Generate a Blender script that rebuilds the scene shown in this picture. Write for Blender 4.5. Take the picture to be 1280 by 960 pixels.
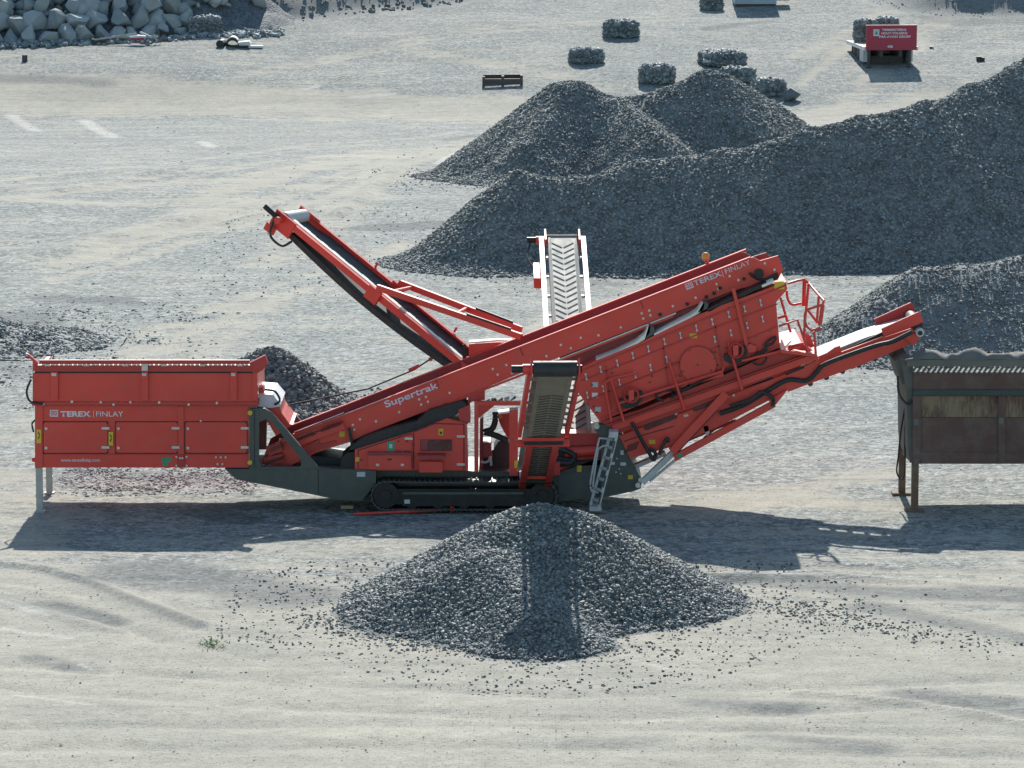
import bpy, math, random
import numpy as np
from mathutils import Vector, Matrix

for o in list(bpy.data.objects): bpy.data.objects.remove(o)
scene = bpy.context.scene
COL = scene.collection
R = math.radians
random.seed(7)

# ------------------------------------------------------------------ camera, sky, sun, exposure
CAM_D, CAM_H, PITCH, FOC = 66.0, 11.2, R(8.02), 5150.0
cd = bpy.data.cameras.new('camera'); cam = bpy.data.objects.new('camera', cd); COL.objects.link(cam)
cam.location = (0, -CAM_D, CAM_H); cam.rotation_euler = (R(90) - PITCH, 0, 0)
cd.sensor_width = 36.0; cd.lens = 36.0 * FOC / 1280.0; cd.clip_start = 1.0; cd.clip_end = 5000.0
scene.camera = cam
SUN_EL, SUN_AZ = R(36.0), R(1.0)          # azimuth off +Y, the sun stands behind the scene
world = bpy.data.worlds.new('World'); scene.world = world; world.use_nodes = True
wn = world.node_tree; wn.nodes.clear()
sky = wn.nodes.new('ShaderNodeTexSky'); sky.sky_type = 'NISHITA'; sky.sun_disc = False
sky.sun_elevation = SUN_EL; sky.sun_rotation = SUN_AZ; sky.air_density = 1.0; sky.dust_density = 0.5; sky.ozone_density = 0.7
bg = wn.nodes.new('ShaderNodeBackground'); bg.inputs['Strength'].default_value = 0.10
wo = wn.nodes.new('ShaderNodeOutputWorld')
wb = wn.nodes.new('ShaderNodeMix'); wb.data_type = 'RGBA'; wb.blend_type = 'MULTIPLY'; wb.inputs[0].default_value = 1.0   # white balance of the whole sky
wb.inputs[7].default_value = (.91, 1.03, 1.0, 1); wn.links.new(sky.outputs[0], wb.inputs[6]); wn.links.new(wb.outputs[2], bg.inputs[0]); wn.links.new(bg.outputs[0], wo.inputs[0])
sd = bpy.data.lights.new('sun', 'SUN'); sd.energy = 4.2; sd.angle = R(0.53); sd.color = (1.0, 0.965, 0.895)
sun = bpy.data.objects.new('sun', sd); COL.objects.link(sun)
sv = Vector((math.sin(SUN_AZ) * math.cos(SUN_EL), math.cos(SUN_AZ) * math.cos(SUN_EL), math.sin(SUN_EL)))
sun.rotation_euler = sv.to_track_quat('Z', 'Y').to_euler(); sun.location = sv * 80
vs = scene.view_settings; vs.view_transform = 'Standard'; vs.look = 'None'; vs.gamma = 1.0; vs.exposure = 0.68
vs.use_curve_mapping = False
scene.cycles.max_bounces = 5; scene.cycles.diffuse_bounces = 3; scene.cycles.glossy_bounces = 2

# ------------------------------------------------------------------ pixel directions and terrain
FW = Vector((0, math.cos(PITCH), -math.sin(PITCH))); UP = Vector((0, math.sin(PITCH), math.cos(PITCH)))
CP = Vector((0, -CAM_D, CAM_H))
def ray(px, py): return FW + Vector((1, 0, 0)) * ((px - 640) / FOC) + UP * ((480 - py) / FOC)
def P(px, py, Y):
    d = ray(px, py); return CP + d * ((Y + CAM_D) / d.y)

_rng = np.random.default_rng(3)
_LAT = _rng.random((64, 64))
def vnoise(x, y):
    x = np.asarray(x, float); y = np.asarray(y, float)
    xi = np.floor(x).astype(int); yi = np.floor(y).astype(int); fx = x - xi; fy = y - yi
    fx = fx * fx * (3 - 2 * fx); fy = fy * fy * (3 - 2 * fy)
    a = _LAT[xi % 64, yi % 64]; b = _LAT[(xi + 1) % 64, yi % 64]; c = _LAT[xi % 64, (yi + 1) % 64]; d = _LAT[(xi + 1) % 64, (yi + 1) % 64]
    return (a * (1 - fx) + b * fx) * (1 - fy) + (c * (1 - fx) + d * fx) * fy
def fbm(x, y, s, n=4):
    t = 0; a = 1; w = 0
    for k in range(n):
        t = t + a * (vnoise(x * s + 17.3 * k, y * s + 9.1 * k) - .5); w += a; a *= .5; s *= 2.03
    return t / w * 2
def sstep(a, b, x):
    t = np.clip((x - a) / (b - a), 0, 1); return t * t * (3 - 2 * t)
def zbase(x, y):
    y = np.asarray(y, float)
    z = -2.5 * sstep(48, 119, y) + .105 * np.maximum(y - 112, 0) * sstep(108, 126, y)
    return np.minimum(z, 24.0)
def zt(x, y):
    x = np.asarray(x, float); y = np.asarray(y, float)
    far = sstep(8, 40, y)
    z = zbase(x, y) + fbm(x, y, .11, 3) * (.05 + .16 * far) + fbm(x, y, .9, 3) * .018
    return z
def G(px, py):
    d = ray(px, py); t = 30.0
    while t < 900:
        p = CP + d * t
        if p.z < float(zt(p.x, p.y)): break
        t += .25
    lo, hi = t - .25, t
    for _ in range(14):
        m = (lo + hi) / 2; p = CP + d * m
        if p.z < float(zt(p.x, p.y)): hi = m
        else: lo = m
    return CP + d * hi

# ------------------------------------------------------------------ materials
M = {}
def newmat(name):
    m = bpy.data.materials.new(name); m.use_nodes = True; nt = m.node_tree
    return m, nt, nt.nodes['Principled BSDF']
def nd(nt, t, **kw):
    n = nt.nodes.new(t)
    for k, v in kw.items(): setattr(n, k, v)
    return n
def ramp(nt, src, stops):
    r = nd(nt, 'ShaderNodeValToRGB'); e = r.color_ramp.elements
    while len(e) < len(stops): e.new(.5)
    for el, (p, c) in zip(e, stops):
        el.position = p; el.color = (*c, 1) if len(c) == 3 else c
    nt.links.new(src, r.inputs[0]); return r
def mix(nt, f, a, b, mode='MIX'):
    n = nd(nt, 'ShaderNodeMix', data_type='RGBA', blend_type=mode)
    for s, v in ((n.inputs[0], f), (n.inputs[6], a), (n.inputs[7], b)):
        if hasattr(v, 'is_output'): nt.links.new(v, s)
        elif isinstance(v, (int, float)): s.default_value = v
        else: s.default_value = (*v, 1)
    return n.outputs[2]
def mathn(nt, op, a, b=0.0, clamp=False):
    n = nd(nt, 'ShaderNodeMath', operation=op); n.use_clamp = clamp
    for s, v in zip(n.inputs, (a, b)):
        if hasattr(v, 'is_output'): nt.links.new(v, s)
        else: s.default_value = v
    return n.outputs[0]
def noise(nt, co, scale, detail=4, rough=.55):
    n = nd(nt, 'ShaderNodeTexNoise'); n.inputs['Scale'].default_value = scale
    n.inputs['Detail'].default_value = detail; n.inputs['Roughness'].default_value = rough
    nt.links.new(co, n.inputs['Vector']); return n.outputs['Fac']
def bump(nt, b, h, dist=.02, strength=.5):
    n = nd(nt, 'ShaderNodeBump'); n.inputs['Distance'].default_value = dist; n.inputs['Strength'].default_value = strength
    nt.links.new(h, n.inputs['Height']); nt.links.new(n.outputs[0], b.inputs['Normal'])
def simple(name, col, rough=.5, metal=0.0, dirt=(.3, .26, .22), amt=.25, scale=6.0, coat=0.0, bmp=0.0, top=0.0):
    m, nt, b = newmat(name); tc = nd(nt, 'ShaderNodeTexCoord').outputs['Object']
    n1 = noise(nt, tc, scale, 6, .65); n2 = noise(nt, tc, scale * .17, 3)
    f = mathn(nt, 'MULTIPLY', ramp(nt, n1, [(.42, (0, 0, 0)), (.78, (1, 1, 1))]).outputs[0], amt)
    if top:
        g = nd(nt, 'ShaderNodeNewGeometry'); sp = nd(nt, 'ShaderNodeSeparateXYZ'); nt.links.new(g.outputs['Normal'], sp.inputs[0])
        t = mathn(nt, 'MULTIPLY', mathn(nt, 'MAXIMUM', sp.outputs[2], 0.0), top)
        f = mathn(nt, 'ADD', f, mathn(nt, 'MULTIPLY', t, mathn(nt, 'ADD', n1, .3)), True)
    c = mix(nt, f, col, dirt)
    v = ramp(nt, n2, [(.3, (.86, .86, .86)), (.7, (1.08, 1.08, 1.08))]).outputs[0]
    c = mix(nt, 1.0, c, v, 'MULTIPLY'); nt.links.new(c, b.inputs['Base Color'])
    rr = mathn(nt, 'ADD', mathn(nt, 'MULTIPLY', f, .4), rough, True); nt.links.new(rr, b.inputs['Roughness'])
    b.inputs['Metallic'].default_value = metal
    if coat: b.inputs['Coat Weight'].default_value = coat; b.inputs['Coat Roughness'].default_value = .15
    if bmp: bump(nt, b, n1, bmp, .6)
    M[name] = m; return m
simple('red_paint', (.76, .054, .038), .36, 0, (.45, .17, .12), .26, 5, top=.28)
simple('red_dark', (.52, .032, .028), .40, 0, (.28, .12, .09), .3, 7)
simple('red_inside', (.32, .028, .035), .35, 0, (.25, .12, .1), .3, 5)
simple('grey_paint', (.070, .080, .072), .42, 0, (.2, .18, .15), .3, 7, top=.35)
simple('rubber', (.020, .022, .023), .55, 0, (.1, .1, .095), .4, 9)
simple('belt_dark', (.045, .048, .050), .6, 0, (.2, .19, .17), .45, 8)
simple('belt_dusty', (.20, .19, .155), .8, 0, (.34, .31, .25), .5, 6)
simple('belt_pale', (.46, .45, .39), .7, 0, (.40, .38, .32), .4, 6)
simple('belt_white', (.50, .52, .53), .5, 0, (.45, .45, .42), .3, 6)
simple('cleat_dark', (.07, .07, .065), .8)
simple('track_steel', (.075, .078, .08), .5, .4, (.16, .14, .11), .6, 10)
simple('zinc', (.58, .60, .60), .45, .2, (.3, .28, .25), .4, 9)
simple('leg_grey', (.42, .43, .41), .5, .1, (.3, .27, .22), .5, 8)
simple('bolt_pale', (.72, .66, .55), .45)
simple('cream', (.88, .85, .74), .6, 0, (.45, .42, .34), .25, 8)
simple('white_paint', (.78, .76, .80), .45, 0, (.5, .45, .42), .15, 8)
simple('lilac_paint', (.74, .66, .76), .45, 0, (.6, .3, .3), .25, 20)
simple('yellow', (.75, .50, .03), .5, 0, (.3, .25, .1), .3, 12)
simple('sticker_green', (.02, .32, .16), .5)
simple('sticker_pale', (.55, .57, .60), .5)
simple('amber', (.9, .30, .02), .25)
simple('black_iron', (.015, .016, .018), .45, .2, (.08, .07, .06), .4, 10)
simple('grille', (.13, .012, .012), .5)
simple('glass_dark', (.10, .02, .025), .12)
simple('rust_red', (.135, .072, .060), .78, 0, (.23, .19, .155), .75, 3, bmp=.006)
simple('dusty_steel', (.15, .145, .13), .85, 0, (.26, .245, .21), .6, 5, bmp=.01)
simple('rust_brown', (.17, .10, .065), .8, 0, (.30, .25, .19), .6, 6, bmp=.006)
simple('green_steel', (.035, .06, .055), .6, 0, (.13, .11, .09), .4, 6)
simple('wood_pale', (.52, .42, .28), .8, 0, (.36, .29, .2), .4, 5)
simple('trailer_red', (.40, .020, .055), .42, 0, (.3, .12, .1), .3, 5)
simple('trailer_dark', (.045, .04, .042), .6)
simple('steel_dark', (.07, .065, .06), .6, .2, (.2, .17, .14), .5, 8)
simple('container_white', (.42, .50, .56), .5, 0, (.3, .3, .3), .2, 3)
simple('weed_green', (.27, .36, .16), .7)
simple('tarp_white', (.75, .74, .70), .6)

# worn red-and-ochre panel
m, nt, b = newmat('worn_panel'); M['worn_panel'] = m
tc = nd(nt, 'ShaderNodeTexCoord'); mp = nd(nt, 'ShaderNodeMapping'); mp.inputs['Scale'].default_value = (14, 1, 2.5)
nt.links.new(tc.outputs['Object'], mp.inputs[0])
n1 = noise(nt, mp.outputs[0], 1.6, 6, .7); n2 = noise(nt, tc.outputs['Object'], 1.4, 4)
f = ramp(nt, mathn(nt, 'ADD', mathn(nt, 'MULTIPLY', n1, .6), mathn(nt, 'MULTIPLY', n2, .5)), [(.48, (0, 0, 0)), (.62, (1, 1, 1))]).outputs[0]
nt.links.new(mix(nt, f, (.12, .062, .05), (.25, .19, .115)), b.inputs['Base Color']); b.inputs['Roughness'].default_value = .8

def stone_mat(name, dark, lite, rough=.7):
    m, nt, b = newmat(name); a = nd(nt, 'ShaderNodeAttribute', attribute_name='tint')
    tc = nd(nt, 'ShaderNodeTexCoord').outputs['Object']; n = noise(nt, tc, 9, 3)
    f = mathn(nt, 'ADD', mathn(nt, 'MULTIPLY', a.outputs['Fac'], .8), mathn(nt, 'MULTIPLY', n, .3), True)
    nt.links.new(mix(nt, f, dark, lite), b.inputs['Base Color']); b.inputs['Roughness'].default_value = rough
    b.inputs['Specular IOR Level'].default_value = .25; M[name] = m
def heap_mat(name, dark, lite, scale):
    m, nt, b = newmat(name); tc = nd(nt, 'ShaderNodeTexCoord').outputs['Object']
    v = nd(nt, 'ShaderNodeTexVoronoi'); v.inputs['Scale'].default_value = scale; nt.links.new(tc, v.inputs['Vector'])
    sp = nd(nt, 'ShaderNodeSeparateColor'); nt.links.new(v.outputs['Color'], sp.inputs[0])
    n = noise(nt, tc, .7, 4); f = mathn(nt, 'ADD', mathn(nt, 'MULTIPLY', sp.outputs[0], .75), mathn(nt, 'MULTIPLY', n, .35), True)
    nt.links.new(mix(nt, f, dark, lite), b.inputs['Base Color']); b.inputs['Roughness'].default_value = .85
    inv = mathn(nt, 'SUBTRACT', 1.0, v.outputs['Distance']); bump(nt, b, mathn(nt, 'ADD', inv, sp.outputs[1]), .5 / scale, .9); M[name] = m
stone_mat('stone_dark', (.10, .107, .103), (.36, .372, .36), .85); heap_mat('heap_dark', (.10, .107, .104), (.29, .30, .29), 15)
stone_mat('stone_front', (.07, .082, .086), (.31, .325, .315), .7); heap_mat('heap_front', (.07, .078, .078), (.18, .19, .187), 28)
stone_mat('stone_grey', (.14, .148, .145), (.30, .31, .295), .85); heap_mat('heap_grey', (.13, .138, .135), (.26, .27, .26), 24)
stone_mat('stone_brown', (.09, .088, .084), (.34, .335, .32), .85); heap_mat('heap_brown', (.08, .078, .075), (.2, .195, .19), 12)
stone_mat('stone_ground', (.19, .19, .185), (.44, .43, .41), .9)
stone_mat('stone_purple', (.17, .17, .175), (.36, .36, .37), .9)
stone_mat('stone_bale', (.10, .12, .13), (.34, .37, .38)); heap_mat('heap_bale', (.05, .06, .065), (.2, .22, .23), 9)
stone_mat('rubble', (.13, .15, .155), (.42, .445, .44), .85)
m, nt, b = newmat('boulder_rock'); M['boulder_rock'] = m
tc = nd(nt, 'ShaderNodeTexCoord').outputs['Object']; oi = nd(nt, 'ShaderNodeObjectInfo').outputs['Random']
n1 = noise(nt, tc, 1.7, 8, .65); n2 = noise(nt, tc, 9, 5, .7)
f = mathn(nt, 'ADD', mathn(nt, 'MULTIPLY', n1, .7), mathn(nt, 'MULTIPLY', oi, .4), True)
nt.links.new(mix(nt, f, (.15, .18, .19), (.46, .49, .49)), b.inputs['Base Color']); b.inputs['Roughness'].default_value = .85
bump(nt, b, mathn(nt, 'ADD', n1, mathn(nt, 'MULTIPLY', n2, .4)), .08, .7)

# ground: gravel, pale dust on driven ground, darker wet or spilled stone
m, nt, b = newmat('ground_mat'); M['ground_mat'] = m
gp = nd(nt, 'ShaderNodeNewGeometry').outputs['Position']
ad = nd(nt, 'ShaderNodeAttribute', attribute_name='dust').outputs['Fac']
ak = nd(nt, 'ShaderNodeAttribute', attribute_name='dark').outputs['Fac']
aw = nd(nt, 'ShaderNodeAttribute', attribute_name='chalk').outputs['Fac']
def voro(scale):
    v = nd(nt, 'ShaderNodeTexVoronoi'); v.inputs['Scale'].default_value = scale; nt.links.new(gp, v.inputs['Vector'])
    s = nd(nt, 'ShaderNodeSeparateColor'); nt.links.new(v.outputs['Color'], s.inputs[0]); return v.outputs['Distance'], s.outputs[0]
d1, c1 = voro(13.0); d2, c2 = voro(6.0); d3, c3 = voro(27.0)
nA = noise(nt, gp, .35, 6, .6); nB = noise(nt, gp, 2.6, 6, .7); nC = noise(nt, gp, 30, 4, .75)
mp = nd(nt, 'ShaderNodeMapping'); mp.inputs['Scale'].default_value = (.22, 1.6, 1); nt.links.new(gp, mp.inputs[0])
nS = noise(nt, mp.outputs[0], .9, 6, .65)                    # streaks along the driving direction
g = mathn(nt, 'ADD', mathn(nt, 'MULTIPLY', c1, .5), mathn(nt, 'MULTIPLY', c3, .35))
g = mathn(nt, 'ADD', g, mathn(nt, 'MULTIPLY', mathn(nt, 'POWER', c2, 3.0), .25), True)
gravel = ramp(nt, g, [(.08, (.09, .098, .094)), (.45, (.215, .226, .214)), (.9, (.46, .468, .44))]).outputs[0]
dustc = ramp(nt, mathn(nt, 'ADD', mathn(nt, 'MULTIPLY', nB, .5), mathn(nt, 'MULTIPLY', nC, .5)), [(.32, (.255, .236, .192)), (.66, (.445, .42, .355))]).outputs[0]
dm = mathn(nt, 'ADD', mathn(nt, 'MULTIPLY', mathn(nt, 'SUBTRACT', ad, .5), .75), mathn(nt, 'MULTIPLY', mathn(nt, 'SUBTRACT', nB, .5), 1.5))
dm = mathn(nt, 'ADD', dm, mathn(nt, 'MULTIPLY', mathn(nt, 'SUBTRACT', nS, .5), 1.7))
dm = mathn(nt, 'ADD', dm, mathn(nt, 'MULTIPLY', mathn(nt, 'SUBTRACT', nA, .5), .9))
dm = ramp(nt, mathn(nt, 'ADD', dm, .5), [(.30, (0, 0, 0)), (.75, (1, 1, 1))]).outputs[0]
dm2 = mathn(nt, 'MULTIPLY', dm, .88)
c = mix(nt, dm2, gravel, dustc)
km = ramp(nt, mathn(nt, 'ADD', mathn(nt, 'MULTIPLY', ak, 1.25), mathn(nt, 'MULTIPLY', mathn(nt, 'SUBTRACT', nB, .5), .8)), [(.25, (0, 0, 0)), (.8, (1, 1, 1))]).outputs[0]
darkc = mix(nt, g, (.065, .072, .072), (.22, .23, .225))
c = mix(nt, mathn(nt, 'MULTIPLY', km, .8), c, darkc)
wm = ramp(nt, mathn(nt, 'MULTIPLY', aw, mathn(nt, 'ADD', nB, .5)), [(.3, (0, 0, 0)), (.75, (1, 1, 1))]).outputs[0]
c = mix(nt, mathn(nt, 'MULTIPLY', wm, .6), c, (.52, .50, .455))
d4, c4 = voro(26.0)
gr = mathn(nt, 'MULTIPLY', mathn(nt, 'GREATER_THAN', c4, .72), mathn(nt, 'LESS_THAN', d4, .42))
c = mix(nt, mathn(nt, 'MULTIPLY', gr, .55), c, (.11, .118, .115))
mp2 = nd(nt, 'ShaderNodeMapping'); mp2.inputs['Scale'].default_value = (.10, 2.6, 1); mp2.inputs['Rotation'].default_value = (0, 0, R(7)); nt.links.new(gp, mp2.inputs[0])
st2 = ramp(nt, noise(nt, mp2.outputs[0], 1.1, 5, .7), [(.33, (.87, .88, .89)), (.52, (1, 1, 1)), (.70, (1.08, 1.07, 1.05))]).outputs[0]
c = mix(nt, 1.0, c, st2, 'MULTIPLY')
br = ramp(nt, nA, [(.3, (.88, .89, .9)), (.7, (1.1, 1.09, 1.08))]).outputs[0]
c = mix(nt, 1.0, c, br, 'MULTIPLY'); nt.links.new(c, b.inputs['Base Color']); b.inputs['Roughness'].default_value = .95
b.inputs['Specular IOR Level'].default_value = .25
hh = mathn(nt, 'ADD', mathn(nt, 'SUBTRACT', 1.0, d1), mathn(nt, 'MULTIPLY', mathn(nt, 'SUBTRACT', 1.0, d3), .5))
hh = mathn(nt, 'MULTIPLY', hh, mathn(nt, 'SUBTRACT', 1.1, mathn(nt, 'MULTIPLY', dm, .75)))
bump(nt, b, mathn(nt, 'ADD', hh, mathn(nt, 'MULTIPLY', nC, .5)), .022, .7)

# ------------------------------------------------------------------ mesh helpers
def tag(o, label=None, cat=None, group=None, kind=None):
    if label: o['label'] = label
    if cat: o['category'] = cat
    if group: o['group'] = group
    if kind: o['kind'] = kind
    return o
def wl(o):
    v = Vector((0, 0, 0))
    while o: v += o.location; o = o.parent
    return v
def empty(name, loc=(0, 0, 0), rz=0.0):
    o = bpy.data.objects.new(name, None); COL.objects.link(o); o.location = loc; o.rotation_euler.z = rz
    o.empty_display_size = .3; return o
class MB:
    def __init__(s): s.v = []; s.f = []; s.sm = []
    def add(s, vs, fs, smooth=False):
        k = len(s.v); s.v += [tuple(p) for p in vs]; s.f += [tuple(i + k for i in q) for q in fs]; s.sm += [smooth] * len(fs); return s
    def box(s, a, b):
        (x0, y0, z0), (x1, y1, z1) = a, b
        return s.add([(x0, y0, z0), (x1, y0, z0), (x1, y1, z0), (x0, y1, z0), (x0, y0, z1), (x1, y0, z1), (x1, y1, z1), (x0, y1, z1)],
                     [(3, 2, 1, 0), (4, 5, 6, 7), (0, 1, 5, 4), (1, 2, 6, 5), (2, 3, 7, 6), (3, 0, 4, 7)])
    def prism(s, poly, y0, y1):                       # poly: list of (x, z)
        ar = sum(poly[i][0] * poly[(i + 1) % len(poly)][1] - poly[(i + 1) % len(poly)][0] * poly[i][1] for i in range(len(poly)))
        if ar < 0: poly = poly[::-1]
        n = len(poly)
        return s.add([(x, y0, z) for x, z in poly] + [(x, y1, z) for x, z in poly],
                     [tuple(range(n)), tuple(range(2 * n - 1, n - 1, -1))] + [((i + 1) % n, i, n + i, n + (i + 1) % n) for i in range(n)])
    def ppx(s, pts, y0, y1, yr=None):                 # outline given by its pixels on plane yr (default y0)
        yr = y0 if yr is None else yr
        return s.prism([(p.x, p.z) for p in (P(a, b, yr) for a, b in pts)], y0, y1)
    def bpx(s, p0, p1, w, y0, y1, yr=None):           # straight bar between two pixels, w pixels deep
        a, b = Vector(p0), Vector(p1); t = (b - a).normalized(); n = Vector((-t.y, t.x)) * (w / 2)
        return s.ppx([a + n, b + n, b - n, a - n], y0, y1, yr)
    def obox(s, fr, u, v, n):
        o, U, V, N = fr; pts = [o + U * a + V * bb + N * c for c in n for bb in v for a in u]
        i = [0, 1, 3, 2, 4, 5, 7, 6]; q = [pts[j] for j in i]
        fs = [(3, 2, 1, 0), (4, 5, 6, 7), (0, 1, 5, 4), (1, 2, 6, 5), (2, 3, 7, 6), (3, 0, 4, 7)]
        if U.cross(V).dot(N) < 0: fs = [f[::-1] for f in fs]
        return s.add(q, fs)
    def tube(s, pts, r, n=8):
        pts = [Vector(p) for p in pts]; rings = []; vs = []
        r = [r] * len(pts) if isinstance(r, (int, float)) else r
        up = Vector((0, 0, 1))
        for i, p in enumerate(pts):
            t = (pts[min(i + 1, len(pts) - 1)] - pts[max(i - 1, 0)]).normalized()
            a = t.cross(up)
            if a.length < .05: a = t.cross(Vector((0, 1, 0)))
            a.normalize(); bb = t.cross(a)
            vs += [p + (a * math.cos(2 * math.pi * k / n) + bb * math.sin(2 * math.pi * k / n)) * r[i] for k in range(n)]
        fs = [(i * n + k, i * n + (k + 1) % n, (i + 1) * n + (k + 1) % n, (i + 1) * n + k) for i in range(len(pts) - 1) for k in range(n)]
        s.add(vs, fs, True); s.add(vs[:n], [tuple(range(n))[::-1]]); return s.add(vs[-n:], [tuple(range(n))])
    def ycyl(s, c, r, y0, y1, n=20):                  # cylinder along Y round (x, z)
        pts = [(c[0] + r * math.cos(2 * math.pi * k / n), c[1] + r * math.sin(2 * math.pi * k / n)) for k in range(n)]
        vs = [(x, y0, z) for x, z in pts] + [(x, y1, z) for x, z in pts]
        s.add(vs, [((i + 1) % n, i, n + i, n + (i + 1) % n) for i in range(n)], True)
        s.add(vs[:n], [tuple(range(n))]); return s.add(vs[n:], [tuple(range(n))[::-1]])
    def mesh(s, name):
        me = bpy.data.meshes.new(name); me.from_pydata(s.v, [], s.f); me.polygons.foreach_set('use_smooth', s.sm); me.update(); return me
    def build(s, name, mat, parent=None, label=None, kind=None, bevel=0.0):
        me = s.mesh(name); me.materials.append(M[mat]); o = bpy.data.objects.new(name, me); COL.objects.link(o)
        if parent: o.parent = parent; o.location = -wl(parent)
        if bevel:
            md = o.modifiers.new('bevel', 'BEVEL'); md.width = bevel; md.segments = 2; md.limit_method = 'ANGLE'
        return tag(o, label, kind=kind)
def pts(px, Y): return [P(a, b, Y) for a, b in px]
def curve(ps, k=6):                                   # Catmull-Rom through points
    ps = [Vector(p) for p in ps]; q = [ps[0] * 2 - ps[1]] + ps + [ps[-1] * 2 - ps[-2]]; out = []
    for i in range(1, len(q) - 2):
        for j in range(k):
            t = j / k; a, b_, c_, d_ = q[i - 1], q[i], q[i + 1], q[i + 2]
            out.append(.5 * ((2 * b_) + (c_ - a) * t + (2 * a - 5 * b_ + 4 * c_ - d_) * t * t + (3 * b_ - a - 3 * c_ + d_) * t ** 3))
    return out + [ps[-1]]
def lettering(body, p0, p1, Y, hpx, mat, parent, bold=0.0, squeeze=True, wdir=None, shear=0.0, name='lettering'):
    a, b_ = P(*p0, Y), P(*p1, Y); cu = bpy.data.curves.new('t', 'FONT'); cu.body = body; cu.offset = bold; cu.extrude = .0; cu.shear = shear
    o = bpy.data.objects.new('t', cu); COL.objects.link(o)
    dg = bpy.context.evaluated_depsgraph_get(); me = bpy.data.meshes.new_from_object(o.evaluated_get(dg)); bpy.data.objects.remove(o)
    n = len(me.vertices); co = np.empty(n * 3); me.vertices.foreach_get('co', co); co = co.reshape(-1, 3)
    w = co[:, 0].max() - co[:, 0].min(); L = (b_ - a).length; h = hpx / FOC * (Y + CAM_D)
    ysc = h / .70
    X = (co[:, 0] - co[:, 0].min()) / w * L; Z = co[:, 1] * ysc; d = (b_ - a) / L; up = Vector((-d.z, 0, d.x))
    out = np.outer(X, d) + np.outer(Z, up) + np.array(a); me.vertices.foreach_set('co', out.ravel()); me.update()
    me.materials.append(M[mat]); ob = bpy.data.objects.new(name, me); ob.data.name = name; COL.objects.link(ob)
    ob.parent = parent; ob.location = -wl(parent); return ob
def sticker(x0, x1, y0, y1, Y, mat, parent, name='warning_sticker'):
    return MB().ppx([(x0, y0), (x1, y0), (x1, y1), (x0, y1)], Y - .006, Y).build(name, mat, parent)
def bolts(lst, Y, parent, r=.024, mat='bolt_pale', name='bolts', proud=.02):
    mb = MB()
    for a, b_ in lst:
        p = P(a, b_, Y); mb.ycyl((p.x, p.z), r, Y - proud, Y + .01, 7)
    return mb.build(name, mat, parent, kind='stuff')

_BASE = np.array([(-1, -1, -1), (1, -1, -1), (1, 1, -1), (-1, 1, -1), (-1, -1, 1), (1, -1, 1), (1, 1, 1), (-1, 1, 1)], float) * .5
_FQ = np.array([(3, 2, 1, 0), (4, 5, 6, 7), (0, 1, 5, 4), (1, 2, 6, 5), (2, 3, 7, 6), (3, 0, 4, 7)])
def stones(name, pos, size, mat, parent=None, seed=1, flat=.75, tint=None, kind='stuff', label=None, cat=None):
    rg = np.random.default_rng(seed); N = len(pos)
    var = _BASE[None] * rg.uniform(.55, 1.25, (24, 8, 1)) + rg.normal(0, .10, (24, 8, 3))
    v = var[rg.integers(0, 24, N)] * (np.stack([rg.uniform(.75, 1.35, N), rg.uniform(.75, 1.2, N), rg.uniform(.5, 1.0, N)], 1)[:, None, :])
    q = rg.normal(size=(N, 4)); q /= np.linalg.norm(q, axis=1)[:, None]; w, x, y, z = q.T
    Rm = np.stack([1 - 2 * (y * y + z * z), 2 * (x * y - z * w), 2 * (x * z + y * w), 2 * (x * y + z * w), 1 - 2 * (x * x + z * z), 2 * (y * z - x * w),
                   2 * (x * z - y * w), 2 * (y * z + x * w), 1 - 2 * (x * x + y * y)], 1).reshape(N, 3, 3)
    v = np.einsum('nij,nkj->nki', Rm, v) * np.asarray(size)[:, None, None]; v[:, :, 2] *= flat
    v += np.asarray(pos)[:, None, :]
    me = bpy.data.meshes.new(name); me.vertices.add(N * 8); me.vertices.foreach_set('co', v.ravel())
    f = (_FQ[None] + (np.arange(N) * 8)[:, None, None]).reshape(-1, 4)
    me.loops.add(f.size); me.loops.foreach_set('vertex_index', f.ravel().astype(np.int32)); me.polygons.add(len(f))
    me.polygons.foreach_set('loop_start', np.arange(0, f.size, 4, dtype=np.int32))
    at = me.attributes.new('tint', 'FLOAT', 'POINT')
    t = rg.random(N) ** 1.3 if tint is None else tint
    at.data.foreach_set('value', np.repeat(t, 8).astype(np.float32))
    me.update(calc_edges=True); me.validate(); me.materials.append(M[mat]); o = bpy.data.objects.new(name, me); COL.objects.link(o)
    if parent: o.parent = parent; o.location = -wl(parent)
    return tag(o, label, cat, kind=kind)

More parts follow.
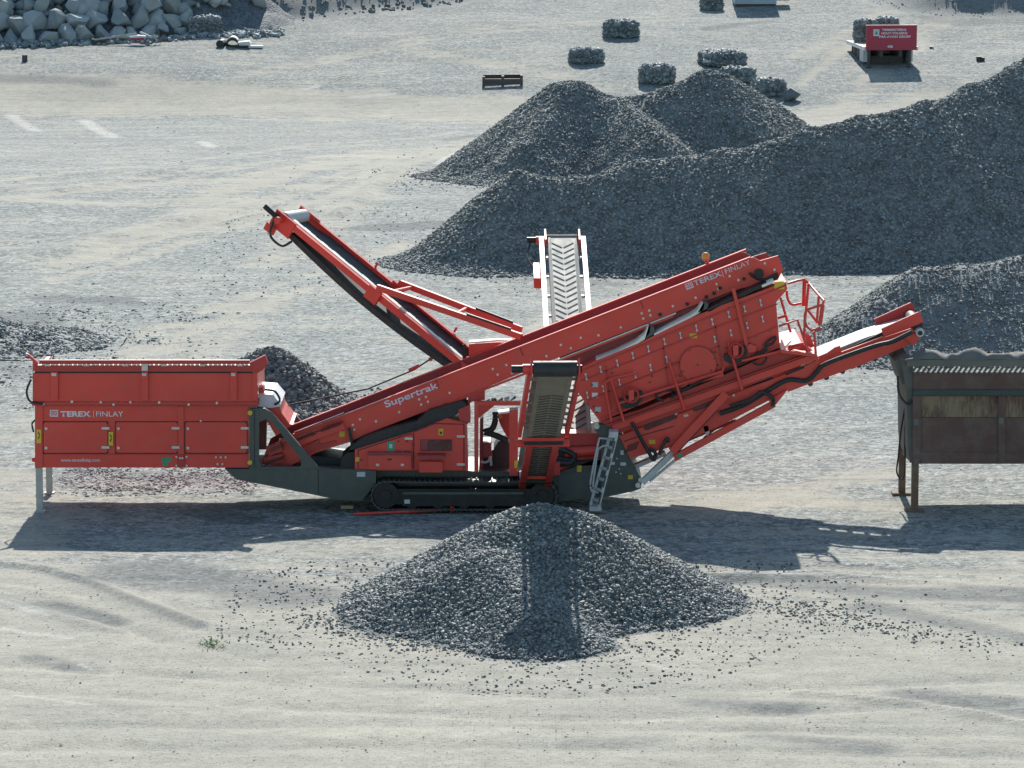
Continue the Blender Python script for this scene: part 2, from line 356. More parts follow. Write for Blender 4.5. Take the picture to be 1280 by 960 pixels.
def gridmesh(name, X, Y, Z, mat, keep=None, attrs=None, smooth=True):
    ny, nx = X.shape; me = bpy.data.meshes.new(name); co = np.stack([X, Y, Z], -1).reshape(-1, 3)
    idx = np.arange(ny * nx).reshape(ny, nx); f = np.stack([idx[:-1, :-1], idx[:-1, 1:], idx[1:, 1:], idx[1:, :-1]], -1).reshape(-1, 4)
    if keep is not None:
        k = (keep[:-1, :-1] | keep[:-1, 1:] | keep[1:, 1:] | keep[1:, :-1]).ravel(); f = f[k]
        used = np.unique(f); rem = np.full(ny * nx, -1); rem[used] = np.arange(len(used)); f = rem[f]; co = co[used]
    else: used = slice(None)
    me.vertices.add(len(co)); me.vertices.foreach_set('co', co.ravel())
    me.loops.add(f.size); me.loops.foreach_set('vertex_index', f.ravel().astype(np.int32)); me.polygons.add(len(f))
    me.polygons.foreach_set('loop_start', np.arange(0, f.size, 4, dtype=np.int32))
    me.polygons.foreach_set('use_smooth', np.full(len(f), smooth))
    for k, a in (attrs or {}).items():
        t = me.attributes.new(k, 'FLOAT', 'POINT'); t.data.foreach_set('value', a.reshape(-1)[used].astype(np.float32))
    me.update(calc_edges=True); me.materials.append(M[mat]); o = bpy.data.objects.new(name, me); COL.objects.link(o); return o

# ------------------------------------------------------------------ ground
def dseg(x, y, poly):
    d = np.full(np.shape(x), 1e9)
    for (ax, ay), (bx, by) in zip(poly[:-1], poly[1:]):
        vx, vy = bx - ax, by - ay; t = np.clip(((x - ax) * vx + (y - ay) * vy) / (vx * vx + vy * vy + 1e-9), 0, 1)
        d = np.minimum(d, np.hypot(x - ax - vx * t, y - ay - vy * t))
    return d
def gp_line(px): return [(p.x, p.y) for p in (G(a, b) for a, b in px)]
ys = [-62.0]
while ys[-1] < 175:
    dd = ys[-1] + 66
    ys.append(ys[-1] + (.6 if ys[-1] < -24 else .05 + .0012 * dd if ys[-1] < -1 else .09 + .0022 * dd))
while ys[-1] < 700: ys.append(ys[-1] + 8 + (ys[-1] - 175) * .10)
ys = np.array(ys)
cx = np.concatenate([-np.geomspace(400, 14, 24)[:-1], np.linspace(-14, 14, 320), np.geomspace(14, 400, 24)[1:]])
GX, GY = np.meshgrid(cx, ys); wide = np.clip((GY + 66) / 66, .6, 2.9)
GX = np.where(np.abs(GX) <= 14, GX * wide, np.sign(GX) * (14 * wide + (np.abs(GX) - 14)))
GZ = zt(GX, GY)
dust = np.zeros_like(GX) + .20; dark = np.zeros_like(GX); chalk = np.zeros_like(GX)
dust += .8 * sstep(-5.5, -12.5, GY) + .25 * sstep(-1, -5, GY)
def lay(a, px, w, s, soft=.6, wk=.35):
    L = gp_line(px); wob = fbm(GX, GY, .5, 3) * w * wk
    return a + s * (1 - sstep(w * (1 - soft), w, dseg(GX, GY, L) + wob))
dust = lay(dust, [(-60, 118), (300, 130), (620, 143), (1040, 152), (1340, 118)], 5.5, .85)
dust = lay(dust, [(0, 112), (300, 118), (600, 130)], 1.6, .4)
for l in ([(640, 165), (470, 198), (330, 222), (120, 232)], [(620, 182), (500, 205), (450, 240), (400, 285), (330, 330)],
          [(330, 225), (220, 255), (40, 250)], [(500, 185), (340, 222), (250, 262), (130, 300)], [(0, 545), (200, 470), (320, 380)], [(440, 520), (640, 430), (800, 372)]):
    dust = lay(dust, l, 1.1, .45)
for l in ([(0, 775), (60, 783), (150, 800), (330, 815)], [(0, 725), (110, 745), (190, 775)], [(760, 860), (1000, 872), (1280, 850)], [(820, 735), (1280, 735)],
          [(1050, 770), (1280, 790)], [(850, 620), (1000, 622), (1130, 640)], [(0, 590), (40, 640), (30, 690)], [(870, 640), (1100, 590)], [(1280, 20), (1120, 12), (1000, 70)], [(1180, 20), (1060, 130)]):
    dust = lay(dust, l, .9, .55)
for l, w, s in (([(0, 707), (60, 714), (110, 730), (180, 757), (250, 782)], .2, .5), ([(60, 752), (150, 775)], .35, .5), ([(40, 822), (110, 838)], .4, .55), ([(190, 715), (300, 730), (370, 745)], 1.6, .65), ([(0, 745), (110, 770)], .7, .45), ([(930, 725), (1100, 740), (1290, 745)], .9, .7), ([(1090, 760), (1290, 800)], .7, .6),
                ([(880, 880), (980, 885)], .75, .6), ([(1150, 868), (1290, 885)], .9, .7), ([(950, 918), (1090, 935)], .7, .5), ([(720, 930), (820, 925)], .5, .4), ([(890, 723), (1010, 724)], .28, .8),
                ([(30, 395), (0, 420)], 1.7, .9), ([(60, 372), (180, 380)], 1.0, .6), ([(120, 374), (175, 370)], .6, .5), ([(0, 460), (60, 470)], 1.2, .5),
                ([(250, 640), (300, 650)], .5, .9), ([(300, 632), (430, 626)], .6, .8), ([(110, 590), (290, 600)], 1.0, .45),
                ([(480, 285), (560, 280)], 1.3, .9), ([(470, 330), (620, 345), (760, 355)], 1.2, .55), ([(0, 98), (120, 104)], 1.5, .6), ([(880, 37), (960, 27)], .8, .7), ([(0, 60), (220, 62)], 2.5, .35),
                ([(1180, 22), (1290, 26)], 3, .5), ([(1000, 500), (1100, 492)], 1.0, .35), ([(560, 175), (600, 168)], .8, .6)):
    dark = lay(dark, l, w, s, .8)
for l, w in (([(15, 144), (48, 164)], .55), ([(106, 150), (143, 172)], .6), ([(250, 177), (266, 184)], .45), ([(0, 786), (85, 797)], .16), ([(0, 752), (60, 772)], .12), ([(20, 868), (120, 882)], .1), ([(692, 826), (708, 834)], .1),
             ([(792, 825), (835, 836)], .09), ([(170, 372), (255, 370)], .16), ([(440, 121), (490, 118)], .5), ([(380, 112), (400, 107)], .4), ([(100, 830), (115, 835)], .1), ([(545, 205), (575, 190)], .25)):
    chalk = lay(chalk, l, w * 1.15, .8, .9, .0)
for base, offs in (([(0, 225), (200, 205), (420, 178), (640, 158)], (0, 7, 15, 24)), ([(60, 330), (250, 275), (400, 225), (560, 185)], (0, 9, 22)), ([(0, 300), (180, 290), (330, 262)], (0, 10)),
                   ([(520, 60), (760, 105)], (0, 6)), ([(300, 90), (560, 40), (860, 18)], (0, 5)), ([(1000, 100), (1080, 40), (1110, 0)], (0, 6)), ([(0, 830), (300, 850), (700, 870), (1280, 850)], (0, 30)), ([(0, 910), (500, 905), (1280, 920)], (0, 26)),
                   ([(0, 725), (100, 742), (190, 775), (330, 800)], (0, 22)), ([(840, 715), (1000, 708), (1280, 716)], (0, 16)), ([(150, 430), (330, 360), (520, 300)], (0, 18))):
    for o_ in offs:
        dust = lay(dust, [(a, b + o_) for a, b in base], .42 if base[0][1] < 600 else .22, .55, .7, .5); GZ -= .03 * np.exp(-(dseg(GX, GY, gp_line([(a, b + o_) for a, b in base])) / .2) ** 2)
# ruts: raised lip and groove
for l, w, h in (([(0, 705), (60, 712), (110, 728), (180, 755), (250, 780)], .13, .05), ([(0, 748), (60, 768), (150, 790)], .14, .05), ([(0, 735), (120, 765), (200, 800)], .2, -.04),
                ([(830, 640), (990, 650), (1130, 645)], .3, .03), ([(890, 722), (1010, 723)], .18, .07), ([(1040, 720), (1280, 735)], .15, .04), ([(0, 250), (200, 215), (480, 180)], .4, .06),
                ([(500, 212), (450, 250), (420, 270)], .3, .12), ([(0, 330), (330, 250)], .4, .05), ([(860, 890), (1010, 880)], .3, .03), ([(1000, 868), (1150, 880), (1280, 905)], .12, .06)):
    GZ += h * np.exp(-(dseg(GX, GY, gp_line(l)) / w) ** 2)
near = sstep(60, 20, GY)
GZ += near * fbm(GX, GY, 2.3, 3) * .012
ground = gridmesh('ground', GX, GY, GZ, 'ground_mat', attrs={'dust': np.clip(dust, 0, 1.2), 'dark': np.clip(dark, 0, 1), 'chalk': np.clip(chalk, 0, 1)})
tag(ground, kind='structure')

def scatter(name, px_poly_rows, n, s0, s1, mat, seed, fn=None, label=None):
    """loose stones lying on the ground inside a world rectangle"""
    x0, x1, y0, y1 = px_poly_rows; rg = np.random.default_rng(seed)
    x = rg.uniform(x0, x1, n); y = rg.uniform(y0, y1, n)
    if fn is not None:
        k = rg.random(n) < fn(x, y); x, y = x[k], y[k]
    s = s0 * (s1 / s0) ** (rg.random(len(x)) ** 2.2)
    return stones(name, np.stack([x, y, zt(x, y) + s * .10], 1), s, mat, ground, seed, .5)
scatter('loose_gravel', (-9, 9, -19.5, -2), 8000, .008, .028, 'stone_ground', 11, lambda x, y: np.clip(.45 + fbm(x, y, .6, 3) * 1.3, .06, 1))
scatter('loose_gravel', (-13, 13, -2, 34), 16000, .010, .034, 'stone_ground', 12, lambda x, y: np.clip(.55 + fbm(x, y, .35, 3), .1, 1))
scatter('loose_gravel', (-22, 22, 34, 150), 4000, .02, .07, 'stone_ground', 13, lambda x, y: np.clip(.3 + fbm(x, y, .2, 3), .05, 1))
scatter('spilled_gravel', (-7.6, -4.2, .5, 4.2), 3800, .02, .06, 'stone_purple', 14, lambda x, y: np.clip(1.0 + fbm(x, y, .8, 2) * .8 - np.abs(y - 2.1) * .45, 0, 1))
scatter('spilled_gravel', (-11.5, -6.0, 10, 32), 7000, .02, .07, 'stone_dark', 15, lambda x, y: np.clip(1.2 - np.hypot((x + 11.0) / 3.6, (y - 20) / 8) + fbm(x, y, .5, 3), 0, 1))

# ------------------------------------------------------------------ heaps of crushed stone
def heap(name, segs, slope, res, mat, smat, nst, s0, s1, label, seed, lump=.12, toe=.35, fine=.03, group='heaps of crushed stone', ntoe=0, ysc=1.0, cv=.35):
    pp = [(s[0], s[1], s[2]) for s in segs] + [(s[3], s[4], s[5]) for s in segs]
    m_ = max(p[2] for p in pp) / slope / ysc + 1.0
    x0, x1 = min(p[0] for p in pp) - m_, max(p[0] for p in pp) + m_; y0, y1 = min(p[1] for p in pp) - m_, max(p[1] for p in pp) + m_
    def hf(x, y):
        h = np.full(np.shape(x), -9.0)
        for (ax, ay, ah, bx, by, bh) in segs:
            vx, vy = bx - ax, by - ay; t = np.clip(((x - ax) * vx + (y - ay) * vy) / (vx * vx + vy * vy + 1e-9), 0, 1)
            dist = np.hypot(x - ax - vx * t, (y - ay - vy * t) * ysc)
            dist = np.sqrt(dist ** 2 + toe ** 2) - toe                       # rounded crest
            c = ah + (bh - ah) * t - slope * dist
            h = np.where(h < -8, c, np.maximum(h, c) + .10 * np.exp(-np.abs(h - c) / .15) * (np.minimum(h, c) > -.3))
        h = h + fbm(x + seed, y, .45, 3) * lump
        return np.where(h < cv, (cv + .06) * np.exp(np.clip((h - cv) / (cv + .06), -8, 0)) - .06, h)   # concave toe
    nx, ny = int((x1 - x0) / res), int((y1 - y0) / res); X, Y = np.meshgrid(np.linspace(x0, x1, nx), np.linspace(y0, y1, ny))
    H = hf(X, Y); Z = zt(X, Y) + H + (fbm(X, Y, .55 / res, 2) * fine) * (H > 0)
    root = gridmesh(name, X, Y, Z, mat, keep=H > -.035)
    tag(root, label, 'gravel heap', group)
    rg = np.random.default_rng(seed)
    x = rg.uniform(x0, x1, nst * 5); y = rg.uniform(y0, y1, nst * 5); h = hf(x, y)
    face = hf(x, y + .3) > h - .16
    k = np.where((h > .02) & face)[0][:nst]; s = s0 * (s1 / s0) ** (rg.random(len(k)) ** 1.6)
    if len(k): stones('stone_cover', np.stack([x[k], y[k], zt(x[k], y[k]) + h[k] + s * .12], 1), s, smat, root, seed)
    if ntoe:
        k2 = np.where((h < .05) & (h > -.0599) & (rg.random(len(h)) < np.exp(-(.05 - h) * 22)))[0][:ntoe]; s = rg.uniform(s0 * .5, s1 * .6, len(k2))
        if len(k2): stones('rolled_stones', np.stack([x[k2], y[k2], zt(x[k2], y[k2]) + np.maximum(h[k2], 0) + s * .2], 1), s, smat, root, seed + 50)
    return root, hf
def ridge(px, Y):          # crest pixels at given depths -> (x, y, height above ground)
    out = []
    for (a, b_), yy in zip(px, Y):
        p = P(a, b_, yy); out.append((p.x, p.y, p.z - float(zt(p.x, p.y))))
    return out
def segs_of(c): return [(*c[i], *c[i + 1]) for i in range(len(c) - 1)] if len(c) > 1 else [(*c[0], c[0][0] + .01, c[0][1], c[0][2])]

# front heap under the near discharge conveyor
c = ridge([(648, 640), (676, 637), (718, 641)], [-8.5, -8.5, -8.5]); lump_ = P(655, 775, -11.5)
sg = segs_of(c) + segs_of(ridge([(560, 712), (620, 668)], [-9.6, -9.0])) + segs_of(ridge([(755, 668), (820, 708)], [-8.7, -8.9])) + [(lump_.x - .45, -9.9, .98, lump_.x + .2, -11.75, .50)]
hp, hf_front = heap('gravel_heap', sg, .60, .055, 'heap_front', 'stone_front', 30000, .022, .062, 'dark grey gravel heap in front of the red machine, crossed by a conveyor shadow', 21, .09, .22, .02, None, 2600, 1.0, .12)
rg = np.random.default_rng(5); n = 26000
fx = rg.uniform(-3.6, 7.8, n); fy = rg.uniform(-13.2, -6.2, n)
L1 = gp_line([(880, 755), (1000, 762), (1120, 785), (1230, 808)]); L2 = gp_line([(420, 775), (470, 800), (620, 812)])
pr = np.exp(-(dseg(fx, fy, L1) / .45) ** 2) * np.clip(1 - (fx - 2.6) / 6.5, .12, 1) + .9 * np.exp(-(dseg(fx, fy, L2) / .40) ** 2) + .006
k = rg.random(n) < pr; s = .010 + .030 * rg.random(k.sum()) ** 2
stones('rolled_stones', np.stack([fx[k], fy[k], zt(fx[k], fy[k]) + s * .25], 1), s, 'stone_front', hp, 6)
# rear twin-peaked heap
c1_ = ridge([(695, 103), (722, 104)], [61.5, 61.5]); c2_ = ridge([(835, 112), (880, 95), (905, 100), (960, 128)], [61.5, 62, 62, 62.5])
heap('gravel_heap', segs_of(c1_) + segs_of(c2_) + segs_of(ridge([(722, 107), (768, 128), (835, 116)], [61.5, 61.5, 61.5])) + segs_of(ridge([(705, 108), (660, 175)], [61, 58])) + segs_of(ridge([(770, 125), (820, 165)], [61, 58])), .76, .14, 'heap_dark', 'stone_dark', 22000, .04, .095,
     'farthest dark gravel heap, with two peaks, below the stone bales', 31, .16, .25, .02, ntoe=900)
# long dark ridge heap
c = ridge([(648, 214), (700, 232), (800, 206), (905, 186), (1010, 163), (1075, 148), (1158, 130), (1216, 106), (1285, 79), (1420, 35)], [35.4, 35.3, 35.6, 35.8, 36.2, 36.6, 37.2, 38.2, 39.2, 41])
heap('gravel_heap', segs_of(c), .79, .13, 'heap_dark', 'stone_dark', 54000, .042, .085,
     'long dark gravel ridge behind the screening machine, rising to the right edge', 41, .16, .22, .02, ntoe=1500)
# lighter heap at right, behind old hopper
c = ridge([(1150, 342), (1195, 338), (1285, 324), (1420, 300)], [18.6, 18.8, 19.2, 20])
heap('gravel_heap', segs_of(c) + segs_of(ridge([(1105, 372), (1150, 342)], [17.8, 18.6])), .66, .10, 'heap_grey', 'stone_grey', 20000, .025, .065,
     'lighter grey gravel heap behind the old rusty hopper', 51, .12, .3, .025, ntoe=900)
# coarse heap behind feed hopper
c = ridge([(336, 442), (348, 443)], [10.4, 10.4])
heap('gravel_heap', segs_of(c) + segs_of(ridge([(280, 462), (338, 442)], [10.6, 10.4])), .84, .06, 'heap_brown', 'stone_brown', 8500, .04, .105, 'small coarse brownish stone heap behind the right end of the red feed hopper', 61, .08, .2, .03, ntoe=500)
c = ridge([(-5, 402), (-40, 394)], [19.5, 19.5])
heap('gravel_heap', segs_of(c), .36, .10, 'heap_dark', 'stone_dark', 5500, .03, .08, 'low dark stone heap at the left edge above the feed hopper', 71, .12, .4, .04, ntoe=400)
p = G(1240, 22)
heap('gravel_heap', [(p.x - .6, p.y + 5, 2.4, p.x + 9, p.y + 8, 4.5)], .64, .4, 'heap_grey', 'stone_grey', 2500, .04, .09, 'smooth grey heap at the top right corner, beyond the trailer', 81, .3, 1.0, .05)
p = G(330, 26)
heap('gravel_heap', [(p.x - 3.0, p.y + 9, 5.5, p.x + 1.0, p.y + 13, 6.0)], .60, .4, 'heap_grey', 'stone_grey', 3000, .08, .2, 'grey heap at the top edge right of the pale boulders', 91, .3, .6, .05)

# ------------------------------------------------------------------ the red tracked screening machine
mach = tag(empty('screening_machine', (-.6, 0, 0)), 'red tracked screening machine with feed hopper, inclined conveyors and screen box', 'machine')
YH = -1.0
# --- feed hopper
hb = MB().ppx([(53.4, 507.5), (311, 507.5), (311, 584.5), (53.4, 584.5)], YH, .95).build('hopper_body', 'red_paint', mach)
MB().ppx([(43.6, 506), (53.3, 506), (53.3, 585), (43.6, 585)], YH - .03, .98).build('corner_post', 'red_paint', hb)
up = MB()
up.ppx([(40.8, 465.5), (320.6, 465.5), (320.6, 501), (40.8, 501)], YH - .10, YH - .04)
w0, w1 = P(41, 501, YH - .1), P(320.4, 466, YH - .1)
up.box((w0.x, 1.0, w0.z), (w1.x, 1.06, w0.z + .30)); up.box((w0.x, YH - .04, w0.z), (w0.x + .06, 1.0, w1.z - .02)); up.box((w1.x - .06, YH - .04, w0.z), (w1.x, 1.0, w1.z - .02))
hu = up.build('hopper_wall', 'red_paint', mach)
MB().ppx([(43, 463.6), (318, 463.6), (318, 466.6), (43, 466.6)], YH - .108, YH - .05).build('rim_shade_strip', 'black_iron', hu)  # black strip standing in for the shade under the rim beam
MB().ppx([(40, 501.2), (323, 501.2), (323, 507.3), (40, 507.3)], YH - .075, 1.0).build('hopper_rail', 'red_dark', hu)
MB().ppx([(41, 503.2), (322, 503.2), (322, 504.6), (41, 504.6)], YH - .095, YH - .076).build('rail_strip', 'red_paint', hu)
MB().ppx([(44, 456.6), (316, 456.6), (317, 464.5), (43, 464.5)], YH - .16, YH - .06).build('rim_beam', 'red_dark', hu)
MB().ppx([(49, 450.2), (312, 450.2), (312, 455.0), (49, 455.0)], YH - .19, YH - .13).build('top_rail', 'red_dark', hu)
lg = MB()
for k in range(46):
    x = 52 + k * 5.65; lg.ppx([(x, 455.2), (x + 3.6 + (k % 3) * .6, 455.2), (x + 3.6 + (k % 3) * .6, 456.4), (x, 456.4)], YH - .20, YH - .1)
lg.build('grid_edge', 'cream', hu, kind='stuff')
for x in (59, 108, 157, 205, 253, 300):
    MB().ppx([(x - 2.5, 455), (x, 456), (x + 2.5, 455), (x + 3, 458), (x, 457.4), (x - 3, 458)], YH - .225, YH - .2).build('clip', 'bolt_pale', hu)
for a, b_ in ((63.3, 72.3), (176.6, 185), (288, 296)):
    MB().ppx([(a, 465), (b_, 465), (b_, 500.5), (a, 500.5)], YH - .16, YH - .102).build('wall_post', 'red_paint', hu)
    MB().ppx([(a + 1, 466.5), (b_ - 2, 466.5), (b_ - 2, 470), (a + 1, 470)], YH - .185, YH - .162).build('hinge_pin', 'zinc', hu)
MB().ppx([(177, 455), (184.5, 455), (184.5, 463.5), (177, 463.5)], YH - .23, YH - .165).build('latch', 'bolt_pale', hu)
MB().ppx([(32, 441.5), (36, 443), (47.5, 453), (46, 459), (40.8, 466), (40.8, 452)], YH - .12, YH - .06).build('end_wing', 'red_paint', hu)
MB().ppx([(312, 453.5), (331.5, 444), (334.6, 454), (329, 462), (321, 467), (314, 464)], YH - .17, YH - .05).build('end_wing', 'red_dark', hu)
MB().ppx([(316, 463), (321.5, 463), (322, 501), (316, 501)], YH - .14, YH - .105).build('corner_post', 'red_paint', hu)
for x0, x1 in ((53.9, 134.4), (144.3, 222.0), (231.2, 308.5)):
    MB().ppx([(x0 - .6, 526.6), (x1 + .8, 526.6), (x1 + .8, 567), (x0 - .6, 567)], YH - .006, YH).build('door_gap', 'black_iron', hb)
    d = MB().ppx([(x0 + 2, 527.9), (x1 - 2, 527.9), (x1, 530), (x1, 564), (x1 - 2, 566), (x0 + 2, 566), (x0 + .5, 564), (x0 + .5, 530)], YH - .028, YH - .007).build('door', 'red_paint', hb)
    for y in (535.4, 559.3):
        MB().ppx([(x1 - 7.5, y - 1.5), (x1 + 2.2, y - 1.5), (x1 + 2.2, y + 1.5), (x1 - 7.5, y + 1.5)], YH - .055, YH - .03).build('hinge', 'bolt_pale', hb)
    bolts([(x0 + 3.8, 535.6), (x0 + 3.8, 559.8)], YH - .028, hb)
MB().ppx([(222.5, 508), (229.5, 508), (229.5, 568), (222.5, 568)], YH - .03, YH - .001).build('panel_strap', 'red_paint', hb)
MB().ppx([(54, 567.2), (311, 567.2), (311, 568.3), (54, 568.3)], YH - .014, YH - .001).build('seam', 'red_dark', hb)
MB().ppx([(222, 568.6), (231, 568.6), (231, 584), (222, 584)], YH - .025, YH - .001).build('bracket', 'red_dark', hb)
bolts([(220.6, 571), (220.6, 582), (233.3, 571), (233.3, 582), (270, 571.5), (276, 571.5), (282, 571.5), (272, 580), (278, 580), (225, 572.5), (228, 572.5), (251, 526)], YH - .012, hb, .017)
bolts([(54, 505), (126, 502.5), (142, 505.5), (199, 503), (236, 505.5), (271, 503.5), (90, 502), (163, 502.5)], YH - .09, hu, .022)
bolts([(312.6, 516), (312.3, 578)], YH - .075, hb, .04, 'yellow', 'pivot_pins')
for x, y0 in ((45.6, 537), (135.6, 540)):
    s_ = sticker(x, x + 5.8, y0, y0 + 17, YH - .034, 'yellow', hb)
    MB().bpx((x + 2, y0 + 3), (x + 4, y0 + 7), 1.1, YH - .045, YH - .041).bpx((x + 3.8, y0 + 8), (x + 2, y0 + 12), 1.1, YH - .045, YH - .041).build('sticker_mark', 'black_iron', hb)
sticker(202, 214.5, 572, 577, YH, 'sticker_green', hb); sticker(203, 210, 577.6, 582, YH, 'sticker_green', hb)
def emblem(p0, ang, w, Y, parent, mat):
    mb = MB(); c_, s_ = math.cos(ang), math.sin(ang)
    def q(a, b_): return (p0[0] + (a * c_ - b_ * s_) * w, p0[1] - (a * s_ + b_ * c_) * w)
    for a0, a1, b0, b1 in ((0, 1, 0, .12), (0, 1, .72, .84), (0, .12, .12, .72), (.88, 1, .12, .72), (.44, .56, .12, .72), (.2, .8, .36, .48), (.2, .3, .48, .66), (.7, .8, .48, .66), (.2, .3, .16, .3), (.7, .8, .16, .3)):
        mb.ppx([q(a0, b0), q(a1, b0), q(a1, b1), q(a0, b1)], Y - .003, Y - .0005)
    return mb.build('emblem', mat, parent)
YL = YH - .004
emblem((62.4, 520.8), 0, 10.2, YL, hb, 'lilac_paint')
lettering('TEREX', (75.4, 520.6), (113.5, 520.6), YL, 6.6, 'white_paint', hb, .035)
MB().ppx([(116.6, 513), (117.2, 513), (117.2, 521.8), (116.6, 521.8)], YL - .002, YL).build('lettering_bar', 'white_paint', hb)
lettering('FINLAY', (120.2, 520.6), (154, 520.6), YL, 6.6, 'white_paint', hb, .0)
lettering('www.terexfinlay.com', (76, 577), (125, 577), YL, 4.1, 'white_paint', hb, .004)
for x, yb, Y in ((48.8, 637.5, -.95), (61.4, 614.5, .82)):
    g_ = G(x, yb); a = P(x, 580, Y); z = float(zt(a.x, Y))
    l = MB().box((a.x - .05, Y - .05, z - .02), (a.x + .05, Y + .05, a.z)).build('support_leg', 'leg_grey', mach)
    MB().box((a.x - .08, Y - .08, z - .02), (a.x + .08, Y + .08, z + .025)).build('foot', 'leg_grey', l)
    MB().box((a.x - .058, Y - .058, z + .25), (a.x + .058, Y + .058, z + .29)).build('collar', 'leg_grey', l)
MB().tube(curve(pts([(39, 474), (34.5, 484), (33.5, 492), (37, 501), (46, 504), (54, 505)], YH - .12)), .018).build('hose', 'rubber', hu)
MB().tube(curve(pts([(44, 525), (40, 530), (42, 540)], YH)), .015).build('hose', 'rubber', hb)
MB().ppx([(39.5, 573), (43.5, 572), (43.5, 578), (40, 577)], YH, YH + .05).build('lifting_lug', 'red_paint', hb)
# feeder end, white shroud, drive
sh = MB().ppx([(322, 492), (341, 493.5), (351, 505.5), (350, 508), (338, 510), (322, 508)], -.75, .6).build('feeder_shroud', 'white_paint', mach)
MB().ppx([(338, 508.2), (350, 508.4), (352, 516), (362, 530), (366, 531), (345, 545), (330, 520), (330, 508)], -.72, .55).build('feeder_chute', 'red_paint', mach)
MB().tube(curve(pts([(331, 487), (343, 489), (349, 497), (349, 502), (343, 506)], -.8)), .018).build('hose', 'rubber', sh)
MB().ppx([(323, 485), (329, 484), (330, 491), (323, 492)], -.9, -.5).build('drive_motor', 'red_dark', sh)
# --- chassis with A-frame
ch = MB().ppx([(281, 586), (470, 586.5), (586, 588.5), (698, 590.5), (752, 572), (752, 621), (698, 627), (600, 628), (440, 627), (421, 624.5), (400, 620), (295, 599)], -.72, .72).build('chassis', 'grey_paint', mach)
fr = MB()
fr.ppx([(312, 511), (331, 510.5), (339, 515), (398, 584), (416, 586.2), (312, 586.2)] + [(312, 583.8), (374, 583.8), (376.5, 582), (376.5, 575), (340, 527.5), (333, 524), (325, 527), (323.6, 530), (323.6, 576), (327, 583.6), (312, 583.6)], YH - .07, YH + .03)
af = fr.build('side_frame', 'grey_paint', mach)
MB().ppx([(312, 511), (331, 510.5), (339, 515), (398, 584), (390, 586), (340, 527.5), (333, 524), (325, 527), (323.6, 586), (312, 586)], .9, 1.0, YH - .07).build('side_frame', 'grey_paint', mach)
MB().ppx([(281, 586.4), (416, 586.4), (470, 588), (470, 604), (452, 626.5), (421, 624.5), (400, 620), (295, 599)], YH - .06, -.721).build('side_plate', 'grey_paint', ch)
MB().ppx([(317.6, 512), (318.6, 512), (318.6, 584), (317.6, 584)], YH - .075, YH - .071).build('frame_seam', 'black_iron', af)
sticker(446, 456.5, 590, 596, YH - .062, 'sticker_pale', ch, 'sticker')
sticker(397.5, 398.2, 586, 619, YH - .061, 'black_iron', ch, 'weld_seam')
rp = MB().ppx([(751, 541), (776, 546), (781, 560), (802.5, 601), (801, 610.6), (792, 614), (751, 622.7)], -.86, .8).build('rear_plate', 'grey_paint', mach)
MB().ppx([(743, 537), (749, 531.5), (760, 531), (769, 537), (773, 541.5), (752, 547)], -.9, -.6).build('pivot_bracket', 'grey_paint', rp)
bolts([(746, 533), (797.5, 606.5), (801, 600)], -.9, rp, .045)
for a in ((775.5, 779.5, 563, 568.5), (763, 768.5, 577.5, 581), (775.5, 782.5, 578, 582)): sticker(*a, -.862, 'sticker_pale', rp, 'sticker')
sticker(785, 791, 594, 599, -.862, 'yellow', rp)
bolts([(771, 573), (774, 586), (770, 590), (776, 592)], -.86, rp, .012)
